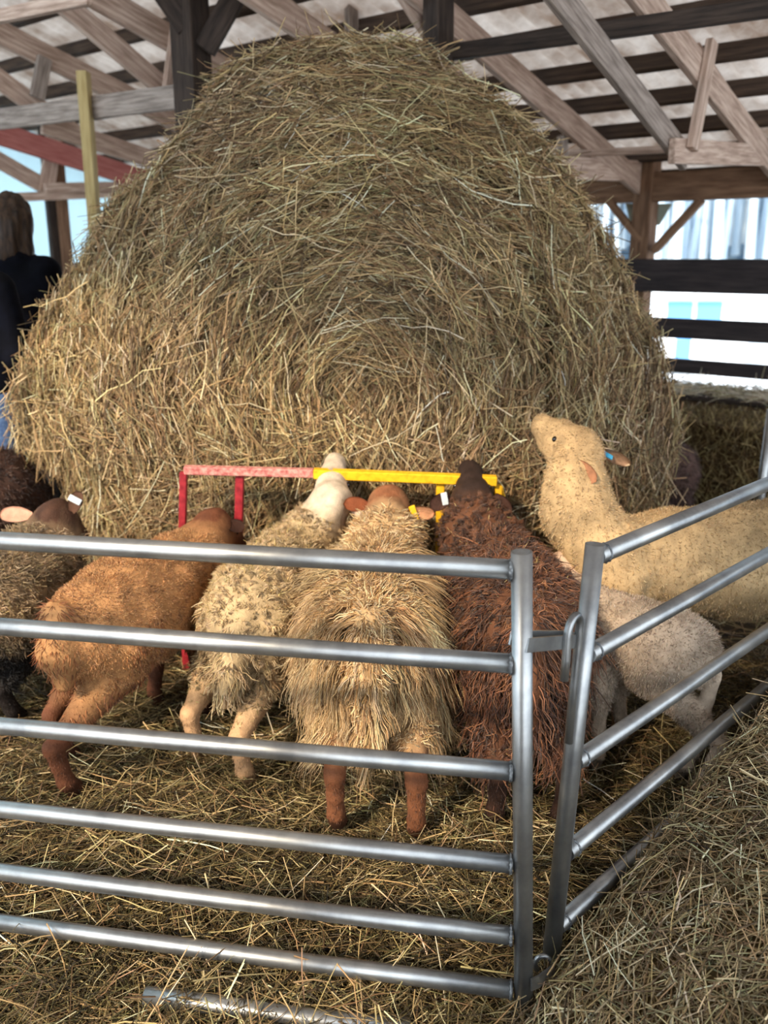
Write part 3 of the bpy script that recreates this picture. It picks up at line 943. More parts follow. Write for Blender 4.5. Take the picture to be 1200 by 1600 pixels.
# ================================================================== FEEDER
fd = empty('hay_feeder', (at(530, 740, 3.12)[0], 3.12, 0.0))
tag(fd, 'steel hay feeder frame painted red at one end and yellow at the other', 'hay feeder')
zt_ = at(530, 740, 3.12)[2]
FY = 3.12
def fb(nm, x0, y0, x1, y1, w, mt, dy=0.0): return board(nm, at(x0, y0, FY + dy), at(x1, y1, FY + dy), w, w, M[mt], fd, up=(0, 1, 0.1), bev=0.003)
fb('top_rail', 288, 734, 490, 739, 0.030, 'pink')
fb('top_rail', 490, 739.5, 776, 751, 0.034, 'yellow')
fb('upright', 287, 737, 283, 960, 0.026, 'red')
fb('upright', 375, 741, 370, 960, 0.030, 'red', 0.02)
fb('upright', 688, 755, 686, 960, 0.030, 'yellow', 0.02)
fb('upright', 778, 758, 778, 960, 0.028, 'yellow', 0.02)
fb('bottom_rail', 283, 958, 500, 960, 0.030, 'red')
fb('bottom_rail', 500, 960, 778, 964, 0.030, 'yellow')
fb('brace', 782, 760, 792, 800, 0.016, 'yellow', 0.12)
for x in (287, 778, 532):
    a = at(x, 955, FY); board('leg', a, (a[0], a[1], 0.0), 0.03, 0.03, M['red' if x < 500 else 'yellow'], fd, up=(0, 1, 0.1))

# ================================================================== ANIMALS
class Blob:
    """one continuous body: smooth union of tapered limbs, meshed by surface nets"""
    def __init__(s): s.p = []
    def seg(s, a, b, ra, rb, reg, k=0.03, lat=None, ls=1.0):
        s.p.append((np.asarray(a, float), np.asarray(b, float), ra, rb, reg, k, lat, ls))
    def chain(s, nodes, reg, k=0.03, lat=None, ls=1.0):
        for (a, ra), (b, rb) in zip(nodes[:-1], nodes[1:]): s.seg(a, b, ra, rb, reg, k, lat, ls)
    def dist(s, P, i):
        a, b, ra, rb, reg, k, lat, ls = s.p[i]
        Q = P
        if lat is not None:
            l = unit(lat); m = (a + b) / 2
            Q = P + l * ((P - m) @ l)[:, None] * (1 / ls - 1)
            a = a + l * (np.dot(a - m, l)) * (1 / ls - 1); b = b + l * (np.dot(b - m, l)) * (1 / ls - 1)
        ab = b - a
        t = np.clip(((Q - a) @ ab) / max(np.dot(ab, ab), 1e-9), 0, 1)
        d = np.linalg.norm(Q - a - t[:, None] * ab, axis=1) - (ra + (rb - ra) * t)
        return d * min(1.0, ls)
    def f(s, P):
        d = s.dist(P, 0)
        for i in range(1, len(s.p)):
            e = s.dist(P, i); k = s.p[i][5]
            h = np.clip(0.5 + 0.5 * (e - d) / k, 0, 1)
            d = e * (1 - h) + d * h - k * h * (1 - h)
        return d
    def region(s, P):
        return np.array([p[4] for p in s.p])[np.argmin(np.stack([s.dist(P, i) for i in range(len(s.p))]), 0)]
    def mesh(s, h=0.013, pad=0.05, bumps=None):
        A = np.concatenate([[p[0] - max(p[2], p[3]) * max(1, p[7]), p[0] + max(p[2], p[3]) * max(1, p[7]), p[1] - max(p[2], p[3]) * max(1, p[7]), p[1] + max(p[2], p[3]) * max(1, p[7])] for p in s.p])
        lo, hi = A.min(0) - pad, A.max(0) + pad
        n = np.ceil((hi - lo) / h).astype(int) + 1
        g = np.stack(np.meshgrid(*[lo[i] + h * np.arange(n[i]) for i in range(3)], indexing='ij'), -1).reshape(-1, 3)
        val = s.f(g)
        if bumps is not None:
            m = np.abs(val) < 0.06
            val[m] -= bumps(g[m])
        val = val.reshape(n); ins = val < 0
        c = [(i, j, k) for i in (0, 1) for j in (0, 1) for k in (0, 1)]
        sl = lambda A_, o: A_[o[0]:n[0] - 1 + o[0], o[1]:n[1] - 1 + o[1], o[2]:n[2] - 1 + o[2]]
        acc = np.zeros(tuple(n - 1) + (3,)); cnt = np.zeros(tuple(n - 1))
        for x in range(8):
            for y in range(x + 1, 8):
                o1, o2 = c[x], c[y]
                if sum(abs(p - q) for p, q in zip(o1, o2)) != 1: continue
                v1, v2 = sl(val, o1), sl(val, o2)
                m = (v1 < 0) != (v2 < 0)
                t = np.where(m, v1 / np.where(m, v1 - v2, 1), 0)
                for ax in range(3): acc[..., ax] += np.where(m, o1[ax] + (o2[ax] - o1[ax]) * t, 0)
                cnt += m
        act = cnt > 0
        ids = np.full(act.shape, -1); ids[act] = np.arange(act.sum())
        V = lo + h * (np.stack(np.nonzero(act), 1) + acc[act] / cnt[act][:, None])
        Fq = []
        for ax in range(3):
            b, c_ = (ax + 1) % 3, (ax + 2) % 3
            i0 = np.take(ins, range(0, n[ax] - 1), ax); i1 = np.take(ins, range(1, n[ax]), ax)
            for sgn in (True, False):
                m = (i0 & ~i1) if sgn else (~i0 & i1)
                q = np.stack(np.nonzero(m), 1)
                q = q[(q[:, b] > 0) & (q[:, c_] > 0) & (q[:, b] < n[b] - 1) & (q[:, c_] < n[c_] - 1)]
                w = []
                for db, dc in ((-1, -1), (0, -1), (0, 0), (-1, 0)):
                    r_ = q.copy(); r_[:, b] += db; r_[:, c_] += dc
                    w.append(ids[r_[:, 0], r_[:, 1], r_[:, 2]])
                w = np.stack(w, 1)
                Fq.append(w if sgn else w[:, ::-1])
        return V, np.concatenate(Fq)
    def normals(s, P, e=0.004):
        return unit(np.stack([s.f(P + d) - s.f(P - d) for d in np.eye(3) * e], 1))

def sample(V, Fq, n, r, mask=None):
    a, b, c, d = (V[Fq[:, i]] for i in range(4))
    ar = np.linalg.norm(np.cross(c - a, d - b), axis=1)
    if mask is not None: ar = ar * mask
    i = r.choice(len(Fq), n, p=ar / ar.sum())
    u, v = r.random((n, 1)), r.random((n, 1))
    return (a[i] * (1 - u) + b[i] * u) * (1 - v) + (d[i] * (1 - u) + c[i] * u) * v, i

def leaf_mesh(base, d, nrm, L, W, col_out, col_in, cup=0.35, tipbend=0.0):
    """an ear: closed leaf shaped shell, cupped towards nrm"""
    d = unit(d); nrm = unit(nrm - d * np.dot(nrm, d)); s = np.cross(d, nrm)
    nl, nw = 14, 8
    V, C = [], []
    for side in (0, 1):
        for i in range(nl + 1):
            t = i / nl
            w = W * 0.5 * (0.42 + 0.58 * math.sin(min(1, t / 0.5) * math.pi / 2)) * (1 if t < 0.5 else math.sqrt(max(0.0, 1 - ((t - 0.5) / 0.5) ** 2.2)))
            for j in range(nw + 1):
                q = 2 * j / nw - 1
                cu = cup * W * 0.5 * (q * q - 0.5) * (1 - 0.4 * t)
                th_ = (0.0035 if side == 0 else -0.0035) * (1 - q * q) * (1 - t ** 4)
                V.append(base + d * L * t + s * w * q + nrm * (cu + th_ - tipbend * L * t * t))
                C.append(lin(*(col_in if side == 0 else col_out)))
    Fq = []
    m = (nl + 1) * (nw + 1)
    for side in (0, 1):
        for i in range(nl):
            for j in range(nw):
                a = side * m + i * (nw + 1) + j
                q = (a, a + 1, a + nw + 2, a + nw + 1)
                Fq.append(q if side else q[::-1])
    for i in range(nl):                       # rims
        for j, fl in ((0, 0), (nw, 1)):
            a = i * (nw + 1) + j; b = a + nw + 1
            q = (a, b, b + m, a + m)
            Fq.append(q[::-1] if fl else q)
    for j in range(nw):
        a = j; Fq.append((a, a + m, a + 1 + m, a + 1))
        a = nl * (nw + 1) + j; Fq.append((a, a + 1, a + 1 + m, a + m))
    return np.array(V), np.array(Fq), np.array(C)

def rot_about(v, ax, a):
    return np.array(Matrix.Rotation(a, 3, Vector(ax)) @ Vector(v))

def sphere_mesh(name, rad, sc=(1, 1, 1)):
    bm = bmesh.new(); bmesh.ops.create_uvsphere(bm, u_segments=14, v_segments=10, radius=rad)
    bmesh.ops.scale(bm, vec=sc, verts=bm.verts)
    for f in bm.faces: f.smooth = True
    me = bpy.data.meshes.new(name); bm.to_mesh(me); bm.free(); return me

def cone_of(reg, *names): return np.isin(reg, names)

def make_sheep(label, group, rear, front, rr, fr, neck, poll, muzzle, hind, fore=None, tail=None, ears=(), lw=0.93,
               cols=None, legcol=(120, 62, 34), facecol=(120, 62, 34), woolspec=None, head_r=(0.072, 0.043), seed=1, leg_s=1.0,
               belly=None, vox=0.013, name='sheep', cat='sheep', nostril=True, eyes=True, wbump=0.006, wfreq=28, chin=True, nude=(), thigh=1.0):
    r = np.random.default_rng(seed)
    rear, front = np.asarray(rear, float), np.asarray(front, float)
    ax = front - rear; axh = unit(np.array((ax[0], ax[1], 0))); lat = np.array((-axh[1], axh[0], 0))
    B = Blob()
    mid = (rear + front) / 2 + np.array((0, 0, -0.015))
    B.chain([(rear, rr), (rear * .72 + front * .28 + np.array((0, 0, 0.0)), rr * 1.04), (mid, (rr + fr) / 2 * 1.06), (rear * .25 + front * .75, fr * 1.03), (front, fr * 0.9)], 'trunk', 0.05, lat, lw)
    nk = [(front + np.array((0, 0, 0.05)) + axh * 0.03, fr * 0.72)] + [(np.asarray(p, float), q) for p, q in neck] + [(np.asarray(poll, float), head_r[0] * 0.95)]
    B.chain(nk, 'neck', 0.05)
    poll, muzzle = np.asarray(poll, float), np.asarray(muzzle, float)
    hd = unit(muzzle - poll); hl = np.linalg.norm(muzzle - poll)
    side = unit(np.cross(hd, np.array((0, 0, 1.0)))); hup = np.cross(side, hd)
    B.chain([(poll, head_r[0]), (poll + hd * hl * 0.45 - hup * 0.006, head_r[0] * 0.86), (muzzle, head_r[1])], 'head', 0.025, side, 0.84)
    if chin: B.chain([(poll + hd * hl * .15 - hup * head_r[0] * .55, head_r[0] * .62), (muzzle - hd * 0.025 - hup * head_r[1] * .55, head_r[1] * .62)], 'head', 0.02)
    # legs
    for i, (fx, sgn) in enumerate(zip(hind, (1, -1))):
        fx = np.asarray(fx, float)
        hip = rear + lat * sgn * rr * 0.50 + np.array((0, 0, -rr * 0.15)) + axh * 0.04
        hz = hip[2]
        hock = fx + np.array((0, 0, 0.40 * hz + 0.02)) - axh * 0.055
        stif = (hip * 0.58 + hock * 0.42) + axh * 0.11 + np.array((0, 0, 0.01))
        fet = fx + np.array((0, 0, 0.065)) - axh * 0.02
        s = leg_s
        B.chain([(hip, rr * 0.62 * thigh), (stif, 0.074 * s * thigh), (hock, 0.026 * s)], 'thigh', 0.03)
        B.chain([(hock, 0.029 * s), (hock * .5 + fet * .5, 0.023 * s), (fet, 0.026 * s)], 'leg', 0.015)
        B.chain([(fet, 0.025 * s), (fx + np.array((0, 0, 0.022)) + axh * 0.012, 0.028 * s)], 'hoof', 0.012)
    if fore is None:
        g = front - axh * 0.02; fore = [np.array((g[0], g[1], 0)) + lat * 0.10 * leg_s, np.array((g[0], g[1], 0)) - lat * 0.10 * leg_s]
    for fx, sgn in zip(fore, (1, -1)):
        fx = np.asarray(fx, float)
        sh = front + lat * sgn * fr * 0.45 + np.array((0, 0, -fr * 0.25)); kn = fx * .55 + sh * .45 + axh * 0.01; kn[2] = sh[2] * .5
        fet = fx + np.array((0, 0, 0.06)); s = leg_s
        B.chain([(sh, 0.085 * s), (kn, 0.036 * s)], 'thigh', 0.03)
        B.chain([(kn, 0.034 * s), (kn * .5 + fet * .5, 0.025 * s), (fet, 0.025 * s)], 'leg', 0.015)
        B.chain([(fet, 0.024 * s), (fx + np.array((0, 0, 0.022)) + axh * 0.012, 0.028 * s)], 'hoof', 0.012)
    if tail is not None: B.chain([(np.asarray(p, float), q) for p, q in tail], 'tail', 0.02)
    V, Fq = B.mesh(vox, bumps=lambda P: wbump * noise(P, wfreq, 2) * np.clip((P[:, 2] - 0.3) * 10, 0.1, 1))
    reg = B.region(V)
    base = np.array((*(((rear + front) / 2)[:2]), 0.0))
    cols_ = cols
    wc = np.mean([lin(*c) for c in cols_], 0)
    C = np.tile(wc, (len(V), 1)) * 0.92
    C[cone_of(reg, 'leg')] = lin(*legcol)
    C[cone_of(reg, 'head')] = lin(*facecol)
    C[cone_of(reg, 'hoof')] = np.array(lin(*legcol)) * 0.45
    # colour of the animal blends between wool and face along the neck
    m = reg == 'neck'
    dn = np.linalg.norm(V - poll, axis=1)
    bl = np.clip((dn - 0.07) / 0.08, 0, 1)[:, None]
    C[m] = (C * bl + np.array(lin(*facecol)) * (1 - bl))[m]
    # lower thighs take the colour of the legs
    w = np.clip((0.33 - V[:, 2]) / 0.12 + 0.25 * noise(V, 18), 0, 1)[:, None] * cone_of(reg, 'thigh')[:, None]
    C = C * (1 - w) + np.array(lin(*legcol)) * w
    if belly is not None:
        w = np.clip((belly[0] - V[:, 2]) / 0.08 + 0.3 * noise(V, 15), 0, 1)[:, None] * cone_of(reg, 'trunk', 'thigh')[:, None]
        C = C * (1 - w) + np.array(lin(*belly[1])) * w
    C *= (1 + 0.16 * noise(V, 22, 1)[:, None])
    C = np.clip(C, 0.005, 0.95)
    root = empty(name, base)
    tag(root, label, cat, group)
    body = link('body', np_mesh('body', V - base, Fq, C), M['skin'], root)
    # fleece
    if woolspec:
        allv = []
        fcen = V[Fq].mean(1); freg = B.region(fcen)
        for spec in woolspec:
            n = spec['n']
            mask = cone_of(freg, *spec.get('reg', ('trunk', 'neck', 'thigh'))).astype(float)
            dface = np.linalg.norm(fcen - poll, axis=1)
            mask *= (dface > spec.get('face', 0.10))
            if 'zmin' in spec: mask *= (fcen[:, 2] > spec['zmin'])
            if 'top' in spec:
                mask *= (B.normals(fcen)[:, 2] > spec['top'])
            if 'nzmax' in spec: mask *= (B.normals(fcen)[:, 2] < spec['nzmax'])
            P, _ = sample(V, Fq, n, r, mask)
            N = B.normals(P)
            down = np.array((0, 0, -1.0))
            lay = down - N * (N @ down)[:, None]
            flow = -axh * spec.get('back', 0.0)
            jit = r.normal(size=(n, 3)) * spec.get('rnd', 0.3)
            cell = np.stack([noise(P, spec.get('cf', 30), q) for q in (1, 2, 3)], 1)     # locks share a direction
            D = N * spec.get('nrm', 0.6) + lay * spec.get('down', 0.5) + flow + jit + cell * spec.get('clump', 0.3)
            if 'ripple' in spec:
                D = D + axh * (spec['ripple'][1] * np.sin((P @ axh) * spec['ripple'][0] + 2.6 * noise(P, 16, 1)))[:, None]
            L = r.uniform(*spec['L'], n) * (1 + 0.25 * cell[:, 0])
            col = palette(n, spec.get('cols', cols_), spec.get('cw'), spec.get('jit', 0.12), r) * (1 + spec.get('patch', 0.14) * noise(P, spec.get('pf', 9), 2)[:, None])
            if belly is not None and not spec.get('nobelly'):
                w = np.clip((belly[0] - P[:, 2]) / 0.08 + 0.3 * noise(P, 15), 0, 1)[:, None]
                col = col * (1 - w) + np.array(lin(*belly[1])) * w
            ws = unit(np.cross(N, D) + 0.3 * r.normal(size=(n, 3)))
            allv.append(strands(P - N * 0.003, D, np.abs(L), r.uniform(*spec['W'], n), np.clip(col, 0.006, 0.95), spec.get('segs', 3), 3, spec.get('bend', 0.3), grav=spec.get('grav', 0.0),
                                wave=spec.get('wave', 0.0), wfreq=spec.get('wf', 1.5), wphase=(cell[:, 1] * 5 + r.normal(size=n) * 0.5), wside=ws, tip=spec.get('tip', 0.4), r=r, clump=spec.get('lock')))
        # short hair on the legs
        n = 5000
        mk = cone_of(freg, 'leg', 'thigh').astype(float) * (fcen[:, 2] < 0.36)
        P, _ = sample(V, Fq, n, r, mk); N = B.normals(P)
        lc = tuple(legcol)
        lo_ = tuple(int(q * .72) for q in lc); hi_ = tuple(min(255, int(q * 1.16)) for q in lc)
        allv.append(strands(P - N * 0.002, N * 0.35 + np.array((0, 0, -1.0)) + r.normal(size=(n, 3)) * 0.2, r.uniform(0.006, 0.012, n), r.uniform(0.0016, 0.0028, n), palette(n, [lc, lo_, hi_], r=r), 2, 3, 0.2, tip=0.3, r=r))
        v, f, c = merge(*allv)
        fl = link('fleece', np_mesh('fleece', v - base, f, c), M['wool'], root)
        tag(fl, kind='stuff')
    # ears, eyes, nostrils
    for e in ears:
        v, f, c = leaf_mesh(np.asarray(e['at'], float), np.asarray(e['d'], float), np.asarray(e['n'], float), e.get('L', 0.10), e.get('W', 0.055), e.get('co', facecol), e.get('ci', (196, 150, 120)), e.get('cup', 0.4), e.get('bend', 0.1))
        eo = link('ear', np_mesh('ear', v - base, f, c), M['skin'], root)
        if 'tag' in e:
            tm = e['tag']
            q = np.asarray(e['at']) + unit(e['d']) * e.get('L', 0.1) * tm.get('t', 0.55) + unit(e['n']) * 0.012
            o = link('ear_tag', box_mesh('ear_tag', tm['w'], 0.006, tm['h'], 0.002), M[tm['m']])
            o.parent = eo
            zax = Vector(unit(tm['dir'])); yax = Vector(unit(tm.get('face', (0.1, -0.9, 0.4)))); yax = (yax - zax * yax.dot(zax)).normalized(); xax = yax.cross(zax)
            o.matrix_basis = Matrix.Translation(Vector(q - base)) @ Matrix((xax, yax, zax)).transposed().to_4x4()
            o['label'] = tm['label']
    if eyes:
        for sg in (1, -1):
            q = poll + hd * hl * 0.36 + side * sg * head_r[0] * 0.70 + hup * head_r[0] * 0.26
            g = B.normals(q[None])[0]; dd_ = B.f(q[None])[0]
            q = q - g * (dd_ + 0.004)
            o = link('eye', sphere_mesh('eye', 0.0105), M['eye'], root, Vector(q - base))
    if nostril:
        for sg in (1, -1):
            q = muzzle + hd * head_r[1] * 0.86 + side * sg * 0.014 + hup * 0.008
            o = link('nostril', sphere_mesh('nostril', 0.007, (1, 1, 0.7)), M['eye'], root, Vector(q - base))
    return root, B

GRP = 'sheep feeding at the round bale'
X = np.array
# long haired blond sheep, seen from behind
BL = [(206, 176, 132), (188, 154, 108), (166, 130, 86), (220, 196, 156), (142, 108, 70)]
p_ = at(606, 795, 2.98); mz = at(612, 800, 3.18)
make_sheep('shaggy long haired blond sheep in the centre, seen from behind, with a yellow ear tag', GRP,
    at(580, 1012, 2.26), at(592, 918, 2.72), 0.165, 0.165, [(at(602, 850, 2.86), 0.115)], p_, mz,
    [ground(527, 1296), ground(650, 1308)], tail=[(at(578, 975, 2.13), 0.05), (at(578, 1060, 2.075), 0.04), (at(578, 1150, 2.08), 0.02)],
    ears=[dict(at=at(575, 790, 2.96), d=(-1, -0.15, 0.15), n=(0, -0.8, 0.6), L=0.085, ci=(120, 66, 40), co=(150, 84, 48)),
          dict(at=at(638, 800, 2.95), d=(1, -0.15, -0.05), n=(0, -0.9, -0.2), L=0.09, ci=(206, 150, 112), co=(150, 84, 48),
               tag=dict(m='tag_yellow', w=0.022, h=0.062, dir=(-0.32, 0, 1), t=0.22, label='yellow ear tag'))],
    cols=BL, legcol=(112, 70, 46), facecol=(132, 84, 56), seed=101, head_r=(0.078, 0.045),
    woolspec=[dict(n=16000, L=(0.02, 0.04), W=(0.003, 0.005), down=0.7, rnd=0.3, clump=0.5, cf=40, wave=0.15, zmin=0.27, face=0.13, reg=('trunk', 'neck', 'thigh', 'tail')),
              dict(n=15000, L=(0.08, 0.16), W=(0.0024, 0.0042), nrm=0.22, down=1.0, rnd=0.10, clump=0.22, cf=22, segs=9, wave=0.07, wf=2.4, grav=0.5, bend=0.10, reg=('trunk', 'thigh'), tip=0.3, zmin=0.315, nzmax=0.93, lock=(14, 0.72), patch=0.2, pf=14),
              dict(n=3500, L=(0.03, 0.06), W=(0.0024, 0.004), nrm=0.25, down=0.35, back=0.35, rnd=0.45, clump=0.5, segs=6, wave=0.14, wf=1.8, grav=0.25, reg=('trunk',), top=0.45, lock=(10, 0.6), cols=BL + [(170, 150, 104)]),
              dict(n=1200, lock=(10, 0.7), L=(0.04, 0.075), W=(0.003, 0.006), nrm=0.3, down=0.9, rnd=0.1, clump=0.3, segs=8, wave=0.05, wf=2.2, grav=0.5, reg=('tail',), face=0.2)])

# short woolled beige sheep, white face over the bar
BE = [(192, 166, 126), (174, 148, 108), (204, 182, 146), (150, 126, 90)]
p_ = at(518, 786, 3.05); mz = at(522, 728, 3.24)
CH = dict(n=1500, L=(0.010, 0.026), W=(0.0025, 0.004), nrm=0.3, down=0.1, rnd=0.9, clump=0, cols=[(196, 172, 116), (164, 142, 92), (140, 122, 76)], jit=0.15, segs=1, top=0.35, nobelly=True, face=0.12)
make_sheep('beige sheep with hay flecked back and white face raised over the feeder bar', GRP,
    at(400, 972, 2.55), at(452, 900, 2.92), 0.17, 0.16, [(at(485, 842, 3.02), 0.10)], p_, mz,
    [ground(312, 1186), ground(386, 1226)], tail=[(at(372, 990, 2.41), 0.045), (at(356, 1050, 2.36), 0.042), (at(350, 1098, 2.36), 0.022)],
    ears=[dict(at=at(503, 786, 3.04), d=(-0.15, -0.3, -1), n=(-0.3, -1, 0.2), L=0.09, ci=(226, 204, 182), co=(226, 214, 196)),
          dict(at=at(545, 780, 3.05), d=(0.6, -0.2, -0.6), n=(0.2, -1, 0.2), L=0.09, ci=(226, 204, 182), co=(226, 214, 196))],
    cols=BE, legcol=(178, 142, 106), facecol=(192, 174, 152), seed=102, head_r=(0.078, 0.052),
    woolspec=[dict(n=26000, L=(0.012, 0.024), W=(0.0028, 0.0045), down=0.45, rnd=0.45, clump=0.6, cf=55, wave=0.2, patch=0.18, zmin=0.25, lock=(8, 0.35)),
              dict(n=2500, L=(0.03, 0.05), W=(0.003, 0.005), nrm=0.4, down=0.9, rnd=0.2, clump=0.5, cf=40, wave=0.15, grav=0.4, reg=('thigh', 'tail'), segs=4, zmin=0.29), CH])

# orange brown sheep
OR = [(182, 136, 90), (164, 116, 72), (196, 152, 106), (144, 98, 60)]
p_ = at(330, 832, 3.0); mz = at(366, 850, 3.15)
make_sheep('orange brown sheep with red brown legs and head, seen from behind on the left', GRP,
    at(152, 985, 2.46), at(272, 912, 2.82), 0.16, 0.155, [(at(312, 870, 2.92), 0.10)], p_, mz,
    [ground(110, 1192), ground(114, 1246)], tail=[(at(92, 965, 2.34), 0.05), (at(86, 1020, 2.29), 0.05), (at(100, 1065, 2.30), 0.03)],
    ears=[dict(at=at(358, 815, 3.0), d=(0.5, -0.5, -0.15), n=(0.5, -0.8, 0.3), L=0.075, ci=(46, 26, 18), co=(130, 70, 40)),
          dict(at=at(322, 822, 3.05), d=(-0.5, 0.5, 0.2), n=(-0.5, -0.6, 0.4), L=0.075, ci=(90, 50, 30), co=(130, 70, 40))],
    cols=OR, legcol=(92, 56, 38), facecol=(98, 58, 38), head_r=(0.082, 0.046), seed=103,
    woolspec=[dict(n=42000, L=(0.006, 0.013), W=(0.0022, 0.0036), nrm=0.6, down=0.5, rnd=0.35, clump=0.6, cf=60, wave=0.2, patch=0.12, zmin=0.30, face=0.12),
              dict(n=4000, L=(0.015, 0.035), W=(0.0024, 0.004), nrm=0.15, down=1.0, rnd=0.12, clump=0.3, cf=30, segs=4, reg=('thigh', 'tail'), cols=[(142, 90, 56), (120, 72, 44), (158, 106, 68)], zmin=0.24)])

# dark brown curly sheep
DB = [(92, 58, 40), (114, 74, 50), (70, 44, 32), (136, 92, 64), (54, 35, 27)]
p_ = at(738, 786, 3.04); mz = at(735, 738, 3.24)
make_sheep('dark red brown curly woolled sheep standing right behind the hurdle latch', GRP,
    at(818, 1010, 2.30), at(768, 908, 2.74), 0.185, 0.175, [(at(748, 845, 2.90), 0.12)], p_, mz,
    [ground(770, 1290), ground(872, 1290)], tail=[(at(828, 985, 2.14), 0.05), (at(830, 1070, 2.08), 0.04), (at(830, 1140, 2.09), 0.02)],
    ears=[dict(at=at(703, 774, 3.0), d=(-0.55, -0.3, -0.3), n=(-0.2, -1, 0.2), L=0.085, ci=(62, 40, 32), co=(54, 36, 28),
               tag=dict(m='tag_white', w=0.022, h=0.045, dir=(-0.2, 0, 1), t=0.25, label='pale ear tag')),
          dict(at=at(772, 774, 3.0), d=(0.55, -0.3, -0.6), n=(0.2, -1, 0.2), L=0.085, ci=(62, 40, 32), co=(54, 36, 28))],
    cols=DB, legcol=(52, 34, 26), facecol=(52, 38, 32), seed=104, head_r=(0.082, 0.052),
    woolspec=[dict(n=42000, L=(0.018, 0.036), W=(0.0018, 0.0032), nrm=0.7, down=0.55, rnd=0.4, clump=0.9, cf=45, wave=0.3, wf=1.4, segs=5, patch=0.3, pf=14, zmin=0.2, lock=(12, 0.5)),
              dict(n=6000, L=(0.05, 0.09), W=(0.003, 0.005), nrm=0.4, down=1.0, rnd=0.25, clump=0.6, cf=32, wave=0.14, wf=1.6, segs=5, grav=0.5, reg=('trunk', 'thigh', 'tail'), zmin=0.2, patch=0.25),
              dict(CH, n=500)])

# grey beige sheep at the left edge with dark head
GB = [(166, 142, 108), (148, 124, 92), (182, 160, 126), (126, 104, 78)]
p_ = at(88, 812, 3.08); mz = at(122, 838, 3.22)
make_sheep('grey beige sheep with dark belly wool and painted shade, dark brown head and pale ear tag at left edge', GRP,
    at(-40, 975, 2.72), at(56, 900, 3.0), 0.165, 0.16, [(at(78, 850, 3.05), 0.10)], p_, mz,
    [ground(-75, 1150), ground(28, 1130)],
    ears=[dict(at=at(50, 806, 3.06), d=(-1, -0.1, 0.12), n=(0, -0.8, 0.6), L=0.115, W=0.06, ci=(196, 146, 122), co=(150, 104, 84)),
          dict(at=at(112, 800, 3.06), d=(0.45, -0.1, 0.9), n=(-0.1, -0.9, 0.3), L=0.085, ci=(84, 58, 44), co=(70, 46, 36),
               tag=dict(m='tag_white', w=0.022, h=0.046, dir=(-0.8, 0, 0.45), t=0.6, label='pale ear tag'))],
    cols=GB, legcol=(36, 30, 28), facecol=(74, 50, 38), seed=105, belly=(0.36, (38, 34, 32)),  # lower body colour: dark wool with underside shade painted in
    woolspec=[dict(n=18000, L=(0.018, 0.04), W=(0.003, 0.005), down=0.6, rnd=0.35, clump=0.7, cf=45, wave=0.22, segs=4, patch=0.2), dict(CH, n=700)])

# dark sheep behind it
DK = [(64, 44, 36), (52, 36, 30), (80, 56, 44)]
p_ = at(60, 790, 3.95); mz = at(95, 830, 4.08)
make_sheep('dark brown sheep whose back shows behind the left edge, below the people', GRP,
    at(-130, 772, 3.72), at(-5, 765, 3.72), 0.17, 0.165, [(at(40, 775, 3.84), 0.10)], p_, mz,
    [ground(-160, 905), ground(-120, 930)], ears=[dict(at=at(52, 775, 3.9), d=(-0.4, -0.6, 0.2), n=(0, -0.5, 0.8), L=0.08, ci=(80, 56, 46), co=(60, 42, 36)), dict(at=at(66, 780, 4.0), d=(0.2, 0.7, 0.2), n=(0, -0.5, 0.8), L=0.08, ci=(80, 56, 46), co=(60, 42, 36))],
    cols=DK, legcol=(40, 30, 26), facecol=(54, 38, 32), seed=106, vox=0.016,
    woolspec=[dict(n=7000, L=(0.015, 0.035), W=(0.004, 0.006), down=0.5, rnd=0.4, clump=0.6, cf=40, wave=0.2)])

# tan hair sheep stretching up to the bale
TN = [(180, 152, 112), (164, 136, 96), (194, 168, 130), (144, 116, 78)]
p_ = at(903, 706, 2.80); mz = at(848, 668, 2.92)
make_sheep('tan short coated sheep stretching its neck up to eat from the bale, blue ear tag', GRP,
    at(1330, 866, 2.98), at(952, 878, 2.68), 0.19, 0.155, [(at(902, 800, 2.70), 0.105), (at(899, 752, 2.74), 0.085)], p_, mz,
    [ground(1385, 1058), ground(1345, 1082)],
    ears=[dict(at=at(934, 700, 2.80), d=(1, 0.1, -0.42), n=(0.2, -0.55, -0.8), L=0.12, W=0.065, ci=(176, 140, 112), co=(190, 166, 138), bend=-0.1,
               tag=dict(m='tag_blue', w=0.016, h=0.05, dir=(0.9, 0, -0.5), t=0.22, face=(0.1, -0.8, 0.6), label='blue ear tag')),
          dict(at=at(897, 722, 2.70), d=(0.5, -0.75, -0.42), n=(-0.7, -0.5, 0.3), L=0.10, W=0.055, ci=(150, 104, 76), co=(216, 180, 136))],
    cols=TN, legcol=(160, 122, 86), facecol=(176, 146, 106), seed=107, head_r=(0.078, 0.044), wbump=0.004, wfreq=40,
    woolspec=[dict(n=60000, L=(0.007, 0.013), W=(0.0022, 0.0036), nrm=0.4, down=0.6, ripple=(300, 0.7), rnd=0.2, clump=0.2, cf=70, patch=0.12, pf=7, face=0.06, reg=('trunk', 'neck', 'thigh')),
              dict(n=3500, L=(0.004, 0.008), W=(0.002, 0.003), nrm=0.5, down=0.3, rnd=0.3, clump=0.2, reg=('head',), face=0.0)])

